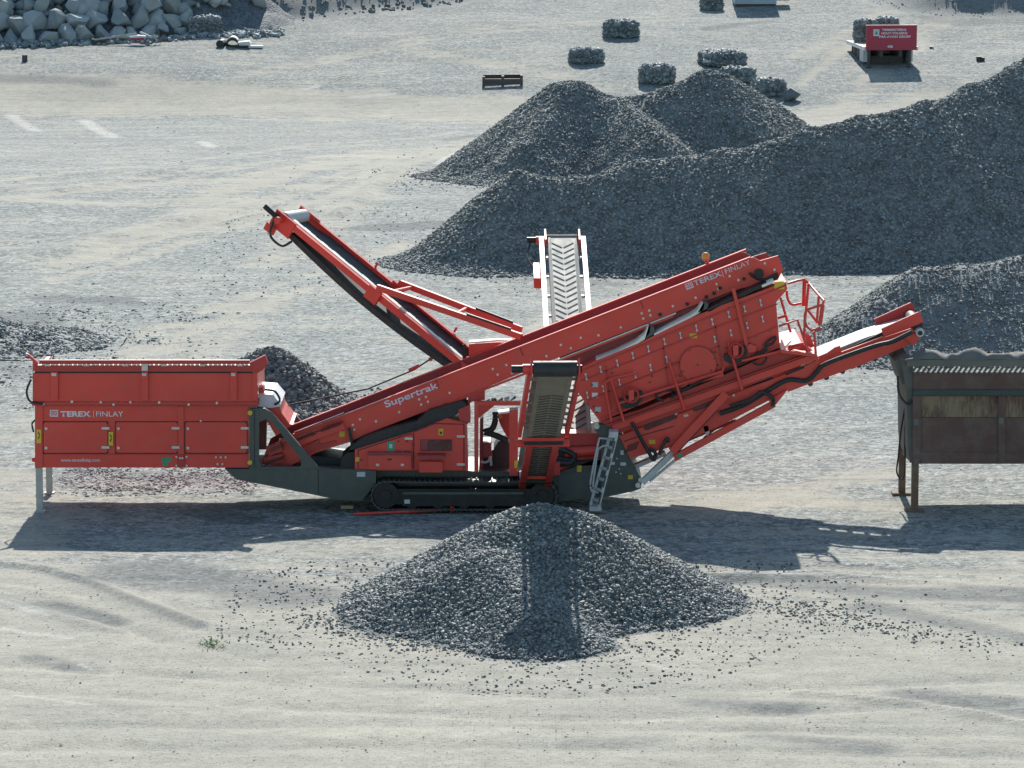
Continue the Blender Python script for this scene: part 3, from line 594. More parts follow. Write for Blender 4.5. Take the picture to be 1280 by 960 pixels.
# --- crawler tracks
def crawler(y0, y1, name):
    cL, cR = P(482.0, 620.6, y0), P(678.0, 620.6, y0); r = .255; z0 = cL.z
    z0 = max(z0, r + .012); xs = (cL.x, cR.x)
    t = MB(); ym = (y0 + y1) / 2
    fr_ = MB().box((xs[0] + .05, y0 + .07, z0 - .15), (xs[1] - .05, y1 - .07, z0 + .10)).build(name, 'black_iron', mach)
    MB().box((xs[0] + .27, y0 + .03, z0 - .17), (xs[1] - .30, y0 + .068, z0 + .07)).build('track_frame_plate', 'black_iron', fr_)
    MB().box((xs[0] + .27, y0 + .01, z0 + .02), (xs[1] - .30, y0 + .029, z0 + .06)).build('track_frame_rib', 'grey_paint', fr_)
    # belt of shoes
    path = []; L = xs[1] - xs[0]; n = 20
    for i in range(n + 1): path.append((xs[0] + L * i / n, z0 + r - .03 - .012 * math.sin(math.pi * i / n), 0.0))
    for i in range(1, 10): a = math.pi / 2 - math.pi * i / 10; path.append((xs[1] + (r - .03) * math.cos(a), z0 + (r - .03) * math.sin(a), 0))
    for i in range(n + 1): path.append((xs[1] - L * i / n, z0 - r + .03, 0))
    for i in range(1, 10): a = -math.pi / 2 - math.pi * i / 10; path.append((xs[0] + (r - .03) * math.cos(a), z0 + (r - .03) * math.sin(a), 0))
    pv = [Vector((p[0], 0, p[1])) for p in path] + [Vector((path[0][0], 0, path[0][1]))]
    cum = [0]
    for a, b_ in zip(pv[:-1], pv[1:]): cum.append(cum[-1] + (b_ - a).length)
    N = int(cum[-1] / .082)
    for k in range(N):
        s_ = cum[-1] * k / N; i = max(j for j in range(len(cum) - 1) if cum[j] <= s_); f_ = (s_ - cum[i]) / (cum[i + 1] - cum[i])
        c_ = pv[i].lerp(pv[i + 1], f_); U = (pv[i + 1] - pv[i]).normalized(); V = Vector((0, 1, 0)); Nn = Vector((-U.z, 0, U.x))
        t.obox((c_ + Vector((0, y0, 0)), U, V, Nn), (-.036, .036), (0, y1 - y0), (-.012, .012)); t.obox((c_ + Vector((0, y0, 0)), U, V, Nn), (-.036, -.022), (0.001, y1 - y0 - .001), (.012, .034))
    t.build('track_shoes', 'track_steel', fr_, kind='stuff')
    for x in xs:
        w = MB().ycyl((x, z0), r - .05, y0 + .05, y1 - .05, 28).build('drive_wheel', 'black_iron', fr_)
        MB().ycyl((x, z0), .09, y0 + .0, y0 + .05, 18).build('hub', 'black_iron', fr_)
    for k in range(5):
        x = xs[0] + L * (k + 1) / 6; MB().ycyl((x, z0 - .14), .085, y0 + .06, y1 - .06, 16).build('road_roller', 'black_iron', fr_)
    return fr_
tr = crawler(-1.19, -.79, 'crawler_track'); crawler(.79, 1.19, 'crawler_track')
sticker(505.5, 512.5, 624.5, 629.5, -1.165, 'sticker_pale', tr, 'sticker')
# --- engine housing
YE = -.98
eh = MB().ppx([(443.4, 562.5), (516.6, 540), (558.8, 523), (583, 529.7), (585, 588), (443.4, 588)], YE, -.1).build('engine_housing', 'red_paint', mach)
MB().ppx([(448.3, 563.5), (514.5, 542.5), (515.5, 586.8), (448.3, 586.8)], YE - .02, YE - .001).build('door', 'red_paint', eh)
MB().ppx([(518.5, 540), (543.5, 530.2), (579, 531), (579.3, 586.8), (518.5, 586.8)], YE - .02, YE - .001).build('door', 'red_paint', eh)
sl = MB()
for a, b_ in (((447.5, 563), (514.5, 541.7)), ((447.8, 563), (447.8, 587)), ((516.9, 540.5), (516.9, 587)), ((517.5, 539.6), (544, 529.2)), ((544, 529.4), (579.8, 530.2)), ((580, 530), (580, 587))): sl.bpx(a, b_, .9, YE - .006, YE - .002)
sl.build('door_gap', 'black_iron', eh)
wf = MB().ppx([(523.5, 547.6), (567, 547.6), (567, 565.3), (523.5, 565.3)], YE - .032, YE - .021).build('window_frame', 'red_paint', eh)
MB().ppx([(525.2, 549.2), (565.2, 549.2), (565.2, 563.8), (525.2, 563.8)], YE - .036, YE - .0325).build('window', 'glass_dark', eh)
sticker(526, 534.5, 550, 563, YE - .0365, 'red_inside', eh, 'window_shade')
MB().ppx([(460.5, 569), (513.8, 569), (513.8, 586.9), (460.5, 586.9)], YE - .12, YE - .021).build('tool_box', 'red_paint', eh)
MB().ppx([(459.5, 565.8), (514.5, 565.8), (514.5, 568.8), (459.5, 568.8)], YE - .15, YE - .021).build('box_lid', 'red_inside', eh)
MB().ppx([(524, 577), (553.3, 577), (553.3, 590.6), (524, 590.6)], YE - .14, YE - .021).build('step_box', 'red_paint', eh)
MB().ppx([(522, 569.5), (556, 569.5), (556, 573.5), (524, 573.5)], YE - .30, YE - .021).build('step_tread', 'red_inside', eh)
for x, y in ((472, 581), (503, 581)): MB().ppx([(x - 2, y - 1.2), (x + 2, y - 1.2), (x + 2, y + 1.6), (x - 2, y + 1.6)], YE - .135, YE - .121).build('latch', 'bolt_pale', eh)
MB().ppx([(484.5, 573.5), (489.5, 573.2), (489.5, 575), (484.5, 575.3)], YE - .128, YE - .121).build('handle', 'black_iron', eh)
for x, y in ((511, 548.3), (576, 545.6), (576, 580.6)): MB().ppx([(x - 5, y - 1.3), (x + 5, y - 1.3), (x + 5, y + 1.3), (x - 5, y + 1.3)], YE - .04, YE - .021).build('hinge', 'bolt_pale', eh)
sticker(483.8, 493.2, 552, 563.4, YE - .021, 'sticker_green', eh, 'sticker'); sticker(486.5, 490.5, 555, 560.5, YE - .028, 'sticker_pale', eh, 'sticker')
sticker(548, 554, 536, 544, YE - .021, 'yellow', eh); sticker(549.6, 552.4, 539.5, 542.4, YE - .028, 'black_iron', eh, 'sticker_mark'); sticker(444, 449, 571.5, 577, YE - .021, 'yellow', eh)
bolts([(496, 564), (500, 564), (507, 564), (511, 564), (498, 551.5), (508.5, 551.5), (452, 575), (516.7, 556), (516.7, 574)], YE - .02, eh, .016, 'steel_dark')
MB().ppx([(425, 588), (427, 572), (434, 566), (443, 565), (443, 588)], -.9, -.2).build('cooler', 'black_iron', mach)
MB().ppx([(388, 570), (443, 574), (443, 586), (388, 586)], -.5, .5).build('cross_deck', 'rubber', mach)
# black return-belt curtain under the conveyor
MB().ppx([(436, 563), (441, 556), (455, 546.5), (491, 534.5), (521, 527), (536, 513.8), (555, 508.2), (576, 501.6), (583, 504.5), (582, 510), (572, 517.5), (562, 522.2), (517, 539.0), (443.4, 561.5)], -.86, .2).build('rubber_guard', 'rubber', mach)
# --- portal frame and engine bay
pf = MB().ppx([(592.8, 502), (598, 502), (598, 590), (592.8, 590)], -.95, -.8).build('portal_frame', 'red_paint', mach)
MB().ppx([(598, 502), (651, 502), (651, 507), (598, 507)], -.95, -.83).build('portal_beam', 'red_paint', pf)
MB().ppx([(598.1, 507.1), (618, 507.1), (598.1, 523)], -.93, -.87).build('gusset', 'red_dark', pf)
MB().ppx([(636.6, 513.5), (647.5, 512), (647.5, 594.5), (636.6, 594.5)], -1.0, -.7).build('portal_post', 'red_paint', pf)
MB().ppx([(573, 512), (587, 506), (588, 528), (583, 530), (574, 527)], -.9, -.2).build('exhaust_cowl', 'red_dark', mach)
MB().ppx([(585, 497), (596, 492), (606, 489), (606, 500), (590, 502), (585, 506)], -.7, -.3).build('cross_bracket', 'red_dark', mach)
eg = MB().ppx([(604, 566), (617, 562), (623, 552), (634, 548), (637, 556), (637, 589), (600, 589), (600, 575)], -.35, .35).build('engine', 'black_iron', mach)
MB().ppx([(604, 553), (613, 553), (616, 572), (604, 572)], -.45, .1).build('fuel_tank', 'red_inside', eg)
MB().ppx([(600, 524), (604, 521), (604, 590), (599, 590)], -.4, .3).build('bulkhead', 'red_inside', eg)
MB().tube(curve(pts([(619, 515), (619, 526), (615, 536), (606, 540), (613, 542), (626, 547), (634, 551)], -.5)), .05, 10).build('intake_pipe', 'rubber', eg)
MB().ppx([(622, 518), (637, 516), (637, 549), (630, 540), (624, 528)], -.3, .2).build('air_cleaner', 'red_dark', eg)
MB().ppx([(623, 518), (627, 516.5), (628, 522), (624, 524)], -.34, -.3).build('cap', 'amber', eg)
MB().tube(curve(pts([(601, 577), (606, 578), (611, 576), (613, 571), (614, 582)], -.6)), .022).build('hose', 'zinc', eg)
for i in range(5):
    MB().ppx([(606 + i * 8, 503 - i * .5 - (i % 2) * 3), (612 + i * 8, 500 - i), (613 + i * 8, 502 - i), (607 + i * 8, 505 - i)], -.6 + .1 * i, -.45 + .1 * i).build('cross_member', ('zinc', 'black_iron', 'red_paint')[i % 3], pf)
MB().ppx([(588, 589), (640, 591), (640, 596), (588, 594)], -.75, .6).build('deck_plate', 'grey_paint', pf)
# --- main conveyor
YC, HW = -.60, .60
def slope_y(x, base): return base - .388 * (x - 431)
mc = MB()
side = [(P(a, b_, YC)) for a, b_ in [(333, 562), (358, 546.5), (431, 519), (936, 323), (941, 321.5), (950, 326), (972.5, 319.5), (979, 337), (972, 350), (920, 362), (842, 391), (698, 447), (585, 494), (520, 518.5), (455, 543.5), (440, 551.5), (395, 566), (362, 583), (326, 580)]]
sp_ = [(p.x, p.z) for p in side]
mc.prism(sp_, YC, YC + .05); main = mc.build('main_conveyor', 'red_paint', mach)
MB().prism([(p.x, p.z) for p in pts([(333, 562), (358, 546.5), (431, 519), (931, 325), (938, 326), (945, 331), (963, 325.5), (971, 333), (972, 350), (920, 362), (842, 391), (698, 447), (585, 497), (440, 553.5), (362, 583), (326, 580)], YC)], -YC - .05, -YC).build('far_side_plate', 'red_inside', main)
MB().bpx((345, 562), (960, 340), 2.5, YC + .05, -YC - .05, YC).build('belt', 'belt_dark', main)
for y0 in (YC - .035, -YC - .065):
    MB().bpx((431, 518.4), (938, 321.6), 1.5, y0, y0 + .10, YC).build('top_flange', 'red_paint', main)
    MB().bpx((358, 546.2), (430, 518.8), 1.5, y0, y0 + .10, YC).build('top_flange', 'red_paint', main)
MB().bpx((366, 556), (430, 532), 8, YC - .10, YC - .001).build('guard_cover', 'red_paint', main)
MB().bpx((368, 541.2), (430, 517), 1.8, YC - .12, YC - .036).build('guard_flange', 'red_inside', main)
MB().bpx((560, 505), (842, 395.5), 2.0, YC - .06, YC + .02).build('lower_flange', 'red_paint', main)
MB().bpx((334, 565), (352, 558), 12, YC - .14, YC - .001).build('tail_guard', 'red_dark', main)
MB().bpx((330, 577), (354, 572), 10, YC - .12, YC - .001).build('tail_guard', 'red_dark', main)
sl = MB()
for x0, y0, n_, L_ in ((338, 562, 8, 7), (331, 580, 11, 6), (371, 549, 11, 7), (401, 537.5, 12, 7)):
    for k in range(n_):
        x = x0 + k * 2.2; y = y0 - k * .8; sl.bpx((x, y + L_ * .42), (x + 2.4, y - L_ * .45), .62, YC - .15, YC - .098)
sl.build('vent_slots', 'black_iron', main, kind='stuff')
MB().ppx([(378, 560), (398, 549), (400, 556), (418, 551), (421, 553), (398, 562), (380, 568)], YC - .05, YC - .001).build('guard_panel', 'red_dark', main)
for x, y in ((545, 475.5), (650, 434.7), (800.5, 376)): MB().bpx((x, y), (x + 4, y + 10), .8, YC - .004, YC - .0005).build('plate_joint', 'black_iron', main)
bolts([(470, 526.5), (499, 515), (562, 491), (441, 531), (443, 537), (524, 499), (526.5, 505.5), (532.5, 496), (535, 502), (616, 461), (622, 468), (633, 456), (640, 466), (683, 445), (701, 431), (713.6, 435), (726, 422), (748, 419), (776, 409),
       (802, 391.5), (804, 398), (811.5, 388), (813, 394), (841, 382.5), (869.5, 372), (895.5, 355), (898, 361), (912, 345), (923, 350), (956, 329), (968, 337), (952, 351), (450, 524), (394, 541), (850, 398)], YC, main, .021)
bolts([(825, 393), (859, 380), (892.5, 366.5), (930, 348.5), (900, 360), (883, 371)], YC, main, .032, 'black_iron', 'bolt_holes')
hub = P(948.5, 341.4, YC); MB().ycyl((hub.x, hub.z), .075, YC - .10, YC, 18).build('drive_motor', 'black_iron', main)
MB().tube(curve(pts([(937, 341), (941, 345), (953, 350), (966, 345)], YC - .06)), .022).build('hose', 'rubber', main)
MB().ppx([(965, 344), (972, 341), (974, 347), (967, 352)], YC - .08, YC).build('bracket', 'black_iron', main)
sticker(424, 431, 539, 546, YC, 'yellow', main)
MB().bpx((436, 536), (440, 556), 3.2, YC - .13, YC - .02).build('lift_ram', 'black_iron', main)
ang = math.atan(.388)
emblem((858.5, 362.5), ang, 9.6, YC, main, 'lilac_paint')
lettering('TEREX', (868.3, 357.4), (902.5, 344.2), YC - .006, 6.4, 'lilac_paint', main, .022)
MB().bpx((904.5, 346.4), (901.8, 337.4), .7, YC - .003, YC - .0005).build('lettering_bar', 'lilac_paint', main)
lettering('FINLAY', (907.5, 342.2), (938.5, 330.2), YC - .006, 6.4, 'lilac_paint', main, .0)
lettering('Supertrak', (482.5, 509.6), (548.5, 484.4), YC - .006, 8.4, 'lilac_paint', main, .018)
bc = P(884, 332, .2); bs = P(882, 320, .2)
bb = MB().tube([P(886, 334, .62), P(882.5, 324, .62)], .03).build('beacon_post', 'red_paint', main)
q = P(882, 320, .62); MB().tube([q + Vector((0, 0, -.05)), q + Vector((0, 0, .03)), q + Vector((0, 0, .055))], [.065, .06, .03], 12).build('beacon', 'amber', main)
# struts and dark panels between conveyor and screen box
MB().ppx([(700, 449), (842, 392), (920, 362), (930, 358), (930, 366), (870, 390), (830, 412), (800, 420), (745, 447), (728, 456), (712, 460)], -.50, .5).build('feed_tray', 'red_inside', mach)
MB().bpx((700, 449), (845, 391.5), 1.6, -.62, -.5).build('tray_flange', 'cream', mach)
MB().ppx([(745, 449.5), (770, 440), (795, 427.5), (806, 418), (811, 407), (813, 408), (812, 416), (806, 424), (797, 429.5), (772, 441.5), (746, 450.8)], -.96, .7).build('rubber_lip', 'cream', mach)
MB().ppx([(817.5, 417.5), (840, 406), (862, 395), (872, 388), (878, 379), (881, 379), (879, 387), (873, 392), (862, 398), (841, 408), (818, 419.5)], -.96, .7).build('rubber_lip', 'cream', mach)
MB().ppx([(811, 407), (818, 410), (817, 418), (806, 424)], -.96, -.55).build('lip_bracket', 'grey_paint', mach)
MB().ppx([(880, 377), (886, 380), (884, 386), (872, 391)], -.96, -.55).build('lip_bracket', 'grey_paint', mach)
MB().ppx([(884, 386), (905, 376), (950, 356), (958, 353), (958, 357), (930, 370), (905, 380), (886, 390)], -.97, .5).build('screen_cover', 'black_iron', mach)
MB().ppx([(952, 356.5), (967, 350), (968, 353), (953, 359.5)], -.98, .4).build('cover_strip', 'cream', mach)
# --- screen box
YS = -.97
sb = MB().ppx([(724, 461), (745, 450.6), (797, 429.5), (862, 398), (905, 380.5), (983, 352.3), (984, 362), (970, 378), (975, 434), (903, 464), (860, 481), (750, 527), (722, 490)], YS, .97).build('screen_box', 'red_paint', mach)
rb = MB()
for a, b_, w in (((727, 476), (905, 405), 1.6), ((735, 500), (900, 432), 1.6), ((905, 405), (972, 380), 1.4), ((757, 457), (764, 512), 1.6), ((829, 432), (836, 488), 2), ((894, 407), (903, 462), 2), ((725, 464), (983, 356), 1.8), ((752, 523), (903, 461), 2.2), ((905, 461), (975, 431), 2), ((905, 436), (972, 408), 1.2), ((838, 455), (850, 452), 1.2), ((845, 470), (857, 463), 1.0), ((770, 512), (835, 487), 1.4)):
    rb.bpx(a, b_, w, YS - .022, YS - .001)
rb.build('stiffener_ribs', 'red_dark', sb)
bl1 = [(732.6, 470.5), (751, 461.3), (771.6, 453.3), (791, 444.2), (810.5, 435.7), (830.7, 426.5), (850.6, 419), (870.5, 409.8), (890.3, 401.8), (910.9, 392.6), (930.8, 385.7), (950.8, 378)]
bl2 = [(734.2, 493.4), (754, 485.4), (774.3, 477.4), (793.8, 468.2), (813.3, 459), (833.4, 448.7), (893.5, 423.5), (913.6, 415.5), (933.8, 406.4), (953.3, 398.3)]
b3 = MB()
for x, y in bl1 + bl2:
    for dx, dy in ((-.6, -3), (.6, 3)):
        p = P(x + dx, y + dy, YS); b3.ycyl((p.x, p.z), .018, YS - .045, YS, 7)
    b3.bpx((x - .5, y - 3), (x + .5, y + 3), .9, YS - .03, YS - .001)
b3.build('clamp_bolts', 'zinc', sb, kind='stuff')
bolts([(742, 508), (746, 515), (740, 481), (735, 505), (860, 477), (897, 456), (850, 470), (884, 473), (851, 448), (894, 440), (866, 437), (815, 470), (815, 462), (757, 490), (911, 385), (962, 413), (945, 420), (765, 466), (812, 478)], YS, sb, .016, 'steel_dark')
cc = P(872.4, 455, YS); MB().ycyl((cc.x, cc.z), .285, YS - .07, YS, 40).build('drive_cover', 'red_paint', sb)
MB().ycyl((cc.x, cc.z), .30, YS - .03, YS, 40).build('cover_rim', 'red_dark', sb)
bolts([(872, 456), (854, 464), (893, 448), (864, 473), (884, 473), (889, 463), (862, 438), (890, 440)], YS - .07, sb, .014, 'steel_dark', 'cover_bolts', .012)
for x, y in ((788.5, 492), (919, 436)):
    a = P(x, y, YS); spg = MB().ppx([(x - 14, y + 8), (x + 14, y - 3), (x + 16, y + 4), (x + 8, y + 16), (x - 6, y + 19), (x - 13, y + 15)], YS - .16, YS - .02).build('spring_mount', 'black_iron', sb)
    rg_ = []
    for k in range(15): t_ = 2 * math.pi * k / 14; rg_.append(a + Vector((.115 * math.cos(t_), -.20, .115 * math.sin(t_))))
    MB().tube(rg_, .022, 6).build('spring_ring', 'red_dark', sb)
    MB().ppx([(x - 3, y - 4), (x + 4, y - 5), (x + 4, y + 8), (x - 2, y + 10)], YS - .22, YS - .16).build('mount_plate', 'red_paint', sb)
MB().bpx((916.7, 361), (934, 434), 4.2, YS - .10, YS - .025).build('upright_beam', 'red_paint', sb)
MB().ppx([(930, 434), (938, 430), (946, 433), (944, 440), (932, 441)], YS - .13, YS - .03).build('pivot_lug', 'red_paint', sb)
MB().ppx([(855, 480), (903, 462.5), (905, 470), (876, 478), (862, 480), (850, 486)], YS - .05, YS + .2).build('skirt', 'red_paint', sb)
for x, y in ((744, 480.8), (743.6, 494), (747.5, 511.8)): sticker(x - 3.6, x + 3.6, y - 3, y + 3, YS, 'sticker_pale' if y != 494 else 'white_paint', sb, 'sticker')
sticker(862, 871.5, 417, 422.5, YS, 'yellow', sb); sticker(968, 980.5, 352.5, 361.5, YS, 'yellow', sb)
MB().tube(curve(pts([(830, 501), (822, 498), (821, 492), (832, 488), (850, 488), (862, 484), (864, 480)], YS - .12)), .02).build('hose', 'rubber', sb)
MB().tube(curve(pts([(838, 498), (858, 486), (890, 470), (925, 456), (945, 446), (960, 437)], YS - .12)), .018).build('hose', 'rubber', sb)
MB().tube(curve(pts([(938, 448), (948, 440), (958, 446), (953, 455), (944, 455), (940, 449)], YS - .1)), .014).build('hose', 'rubber', sb)
MB().tube(curve(pts([(952, 440), (960, 432), (966, 429), (970, 421), (960, 426), (955, 433)], YS - .1)), .02).build('hose', 'rubber', sb)
# --- lower frame and tail (oversize) conveyor
YF = -1.0
lf = MB().ppx([(750, 527), (800, 512), (903, 470), (976, 436), (1002, 429), (1020, 441), (1020, 450), (1000, 457), (870, 508), (776, 541), (766, 536)], YF + .06, .9).build('walkway_box', 'red_dark', mach)
MB().bpx((766, 535), (1022, 445), 8, YF - .02, YF + .08).build('frame_rail', 'red_paint', lf)
MB().bpx((760, 531.5), (1016, 441), 1.4, YF - .06, YF + .02).build('rail_flange', 'red_dark', lf)
lp = MB().ppx([(774, 545), (870, 510), (1000, 461), (1024, 448), (1028, 470), (1011, 479), (985, 488), (905, 530), (842, 558), (788, 573)], YF + .1, YF + .16).build('lower_side_plate', 'red_paint', mach)
MB().ppx([(774, 545), (870, 510), (1000, 461), (1024, 448), (1028, 470), (1011, 479), (985, 488), (905, 530), (842, 558), (788, 573)], .8, .86, YF + .1).build('lower_side_plate', 'red_paint', mach)
def slot(x0, y0, x1, y1, w, parent):
    a, b_ = Vector((x0, y0)), Vector((x1, y1)); t = (b_ - a).normalized(); n_ = Vector((-t.y, t.x)) * (w / 2); pl = []
    for k in range(7): th = math.pi * k / 6; pl.append(a - t * (w / 2) * math.sin(th) + n_ * math.cos(th))
    for k in range(7): th = math.pi * k / 6; pl.append(b_ + t * (w / 2) * math.sin(th) - n_ * math.cos(th))
    MB().ppx(pl, YF + .094, YF + .0995).build('slot_mesh', 'grille', parent)
slot(808, 534, 843, 520, 8, lp); slot(869, 510.5, 893, 501, 8, lp)
for a, b_, w in (((930, 484), (966, 472), 2.5), ((982, 468), (1005, 458.5), 3.2), ((800, 545), (842, 533), 1), ((780, 552), (800, 545), 1.0), ((925, 486.5), (968, 472.5), 1.2)): MB().bpx(a, b_, w, YF + .09, YF + .0995).build('slot_opening', 'black_iron', lp)
sl = MB()
for k in range(7): sl.bpx((782 + k * 2.1, 566 - k * .7), (786 + k * 2.1, 556 - k * .7), .9, YF + .09, YF + .0995)
sl.build('vent_slots', 'black_iron', lp, kind='stuff')
bolts([(856, 519.5), (859, 519), (917, 494), (955, 469), (845, 517), (800, 544), (793, 536), (893, 478), (871, 496), (836, 508)], YF + .1, lp, .022)
sticker(811, 819, 550, 555, YF + .1, 'yellow', lp)
MB().bpx((840, 565), (908, 492), 10, YF - .06, YF + .05).build('diagonal_strut', 'red_paint', mach)
MB().bpx((846, 566), (896, 512), 2.6, YF - .03, YF + .02).build('strut_hose', 'rubber', mach)
lbm = MB().bpx((843, 573), (968, 505), 8, YF - .04, YF + .06).build('lower_beam', 'red_paint', mach)
MB().bpx((843, 573), (968, 505), 8, .72, .82, YF).build('lower_beam', 'red_paint', mach)
MB().ppx([(960, 500), (974, 493), (984, 487), (981, 492), (968, 508)], YF - .03, YF + .05).build('beam_gusset', 'red_paint', lbm)
sticker(847, 853, 567, 572, YF - .04, 'sticker_green', lbm, 'sticker')
for a, b_, w, y_ in (((884, 540), (920, 526), 3, -.6), ((880, 548), (912, 522), 2, -.4), ((886, 537), (890, 531), 3, -.8), ((852, 553), (905, 530), 5, -.5), ((912, 520), (917, 530), 1.6, -.7), ((870, 545), (940, 505), 4, .3)):
    MB().bpx(a, b_, w, y_, y_ + .07).build('brace', ('red_dark', 'red_inside')[int(w) % 2], lbm)
MB().ppx([(879, 533), (885, 532), (887, 541), (884, 546), (881, 540)], -.9, -.75).build('return_roller', 'zinc', lbm)
MB().bpx((803, 604), (842, 566), 7, -.95, -.8).build('slide_arm', 'zinc', mach)
MB().bpx((794, 584), (832, 567), 5, -.6, -.4).build('hydraulic_ram', 'zinc', mach)
MB().bpx((812, 602), (846, 574), 2.6, -.78, -.70).build('hydraulic_ram', 'zinc', mach)
MB().bpx((787, 577), (800, 566), 4, -.2, .2).build('chute_lip', 'cream', mach)
for c_ in ([(790, 528), (800, 546), (808, 560), (817, 575), (819, 566), (812, 560)], [(824, 568), (829, 556), (834, 548), (836, 553)], [(912, 508), (940, 498), (952, 490), (966, 498), (966, 508)]):
    MB().tube(curve(pts(c_, YF - .08)), .03).build('hose', 'rubber', lp)
MB().tube(curve(pts([(900, 517), (930, 506), (960, 488), (985, 475), (1008, 476), (1021, 465), (1030, 456), (1060, 444), (1095, 432), (1115, 427), (1140, 415)], YF + .04)), .038).build('hose_bundle', 'rubber', mach)
# tail conveyor
YT = -.60
tc_ = MB().ppx([(1000, 466), (1054, 441), (1103, 422.5), (1140, 410), (1146, 420), (1139, 430), (1080, 455), (1011, 480), (985, 490)], YT, YT + .07).build('tail_conveyor', 'red_paint', mach)
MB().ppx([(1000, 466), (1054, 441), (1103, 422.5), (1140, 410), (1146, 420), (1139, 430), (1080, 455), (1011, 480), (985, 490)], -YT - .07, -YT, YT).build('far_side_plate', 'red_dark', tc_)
MB().bpx((1035, 447.5), (1104, 421.5), 2.0, YT - .06, YT + .02).build('top_flange', 'red_paint', tc_)
MB().ppx([(1022, 446), (1034, 441), (1044, 434), (1050, 432), (1052, 441), (1030, 452), (1022, 455)], YT - .04, YT - .001).build('bracket', 'red_paint', tc_)
MB().ppx([(1054, 438), (1103, 415), (1104, 421), (1054, 441)], YT + .03, YT + .08).build('skirt_or_lit_belt', 'black_iron', tc_)
# belt: dished sheet, bright from the sky and sun
U0, U1 = P(1000, 455, 0), P(1146, 397, 0); tb = []; nn = 14
mb = MB(); rows = []
for i in range(nn + 1):
    t_ = i / nn; c_ = U0.lerp(U1, t_); dish = .10 * (1 - max(0, (t_ - .55) / .45)); row = []
    for j in range(9):
        v_ = -1 + j / 4; row.append(c_ + Vector((0, v_ * .50, dish * (v_ * v_) - .03)))
    rows.append(row)
fl = [p for r_ in rows for p in r_]; mb.add(fl, [(i * 9 + j, (i + 1) * 9 + j, (i + 1) * 9 + j + 1, i * 9 + j + 1)[::-1] for i in range(nn) for j in range(8)], True)
bt = mb.build('belt', 'belt_white', tc_); sm_ = bt.modifiers.new('s', 'SOLIDIFY'); sm_.thickness = .02
MB().ppx([(1101.5, 411), (1148, 390), (1151, 393), (1154, 402), (1148, 405.5), (1105, 421)], YT - .06, YT + .0).build('head_plate', 'red_paint', tc_)
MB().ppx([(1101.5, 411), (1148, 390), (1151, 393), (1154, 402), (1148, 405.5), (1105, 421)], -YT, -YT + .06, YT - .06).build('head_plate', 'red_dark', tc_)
hd = P(1146, 406, YT); MB().ycyl((hd.x, hd.z), .10, YT + .02, -YT - .02, 20).build('head_drum', 'rubber', tc_)
mo = P(1148.5, 414, YT); mt = MB().ycyl((mo.x, mo.z), .065, YT - .22, YT, 18).build('drive_motor', 'zinc', tc_); MB().ycyl((mo.x, mo.z), .038, YT - .25, YT - .22, 14).build('motor_cap', 'black_iron', tc_)
MB().ppx([(1128, 420), (1146, 416), (1150, 424), (1141, 432), (1134, 425)], YT - .08, YT - .005).build('motor_bracket', 'red_paint', tc_)
sticker(1098, 1107, 427, 433, YT, 'yellow', tc_)
for k in range(6):
    a = P(1010 + k * 20, 474 - k * 7.7, 0); MB().ycyl((a.x, a.z), .045, YT + .08, -YT - .08, 10).build('return_roller', 'steel_dark', tc_)
# platform and rails
pl_ = MB(); a = P(974.7, 432, -1.0); b_ = P(1019, 441, -1.0)
pl_.add([P(976, 441, -1.25), P(1021, 446.5, -1.25), P(1020, 432, .1), P(976, 426, .1), P(976, 437, -1.25) , P(1021, 442.5, -1.25), P(1020, 428, .1), P(976, 420, .1)], [(3, 2, 1, 0), (4, 5, 6, 7), (0, 1, 5, 4), (1, 2, 6, 5), (2, 3, 7, 6), (3, 0, 4, 7)])
plat = pl_.build('platform', 'red_paint', mach)
MB().add([P(977, 425, -.2), P(988, 423, -.2), P(999, 435, -.9), P(986, 436, -.9)], [(0, 1, 2, 3)]).build('platform_tread', 'red_dark', plat)
MB().ppx([(1008, 416), (1013, 420), (1021, 440), (1021, 446), (1016, 441), (1005, 426)], -.4, -.34).build('kick_plate', 'red_paint', plat)
def za(x, y): return (940 + x / 5.3333, 330 + y / 5.3333)
def rail(ptz, Y, r=.021, cv=False):
    p_ = [P(*za(*q_), (Y if isinstance(Y, (int, float)) else Y[i])) for i, q_ in enumerate(ptz)]
    return MB().tube(curve(p_, 4) if cv else p_, r, 7).build('handrail', 'red_paint', plat)
rail([(240, 130), (300, 112), (350, 103), (375, 125), (430, 190), (480, 245)], [-.2, -.1, 0, 0, -.5, -1.0])
rail([(232, 175), (238, 230), (265, 270), (330, 262)], -.1, cv=True); rail([(350, 105), (345, 280)], 0.0, .034); rail([(378, 130), (345, 470)], -.1)
rail([(445, 215), (432, 395)], -.7); rail([(480, 245), (470, 270), (365, 305), (352, 335), (355, 390), (368, 420), (395, 442), (465, 430)], -1.1); rail([(472, 268), (452, 410)], -1.1, .034)
rail([(190, 225), (258, 455)], -.2); rail([(172, 362), (232, 345)], -.3); rail([(178, 415), (303, 373), (388, 620)], -1.1); rail([(240, 552), (345, 528)], -1.1); rail([(370, 305), (437, 392)], -.6); rail([(352, 340), (348, 500)], -1.1); rail([(415, 450), (425, 600)], -1.1)
def z8(x, y): return (720 + x / 4.364, 380 + y / 4.364)
wr = None
for q_ in ([(155, 432), (190, 410), (325, 378)], [(155, 432), (192, 640)], [(190, 410), (262, 645)], [(505, 310), (590, 575)], [(232, 543), (560, 440), (800, 368), (805, 340)], [(830, 210), (905, 468)], [(905, 310), (1222, 232)]):
    MB().tube([P(*z8(*p_), YF - .13) for p_ in q_], .024, 7).build('walkway_rail', 'red_paint', lf)
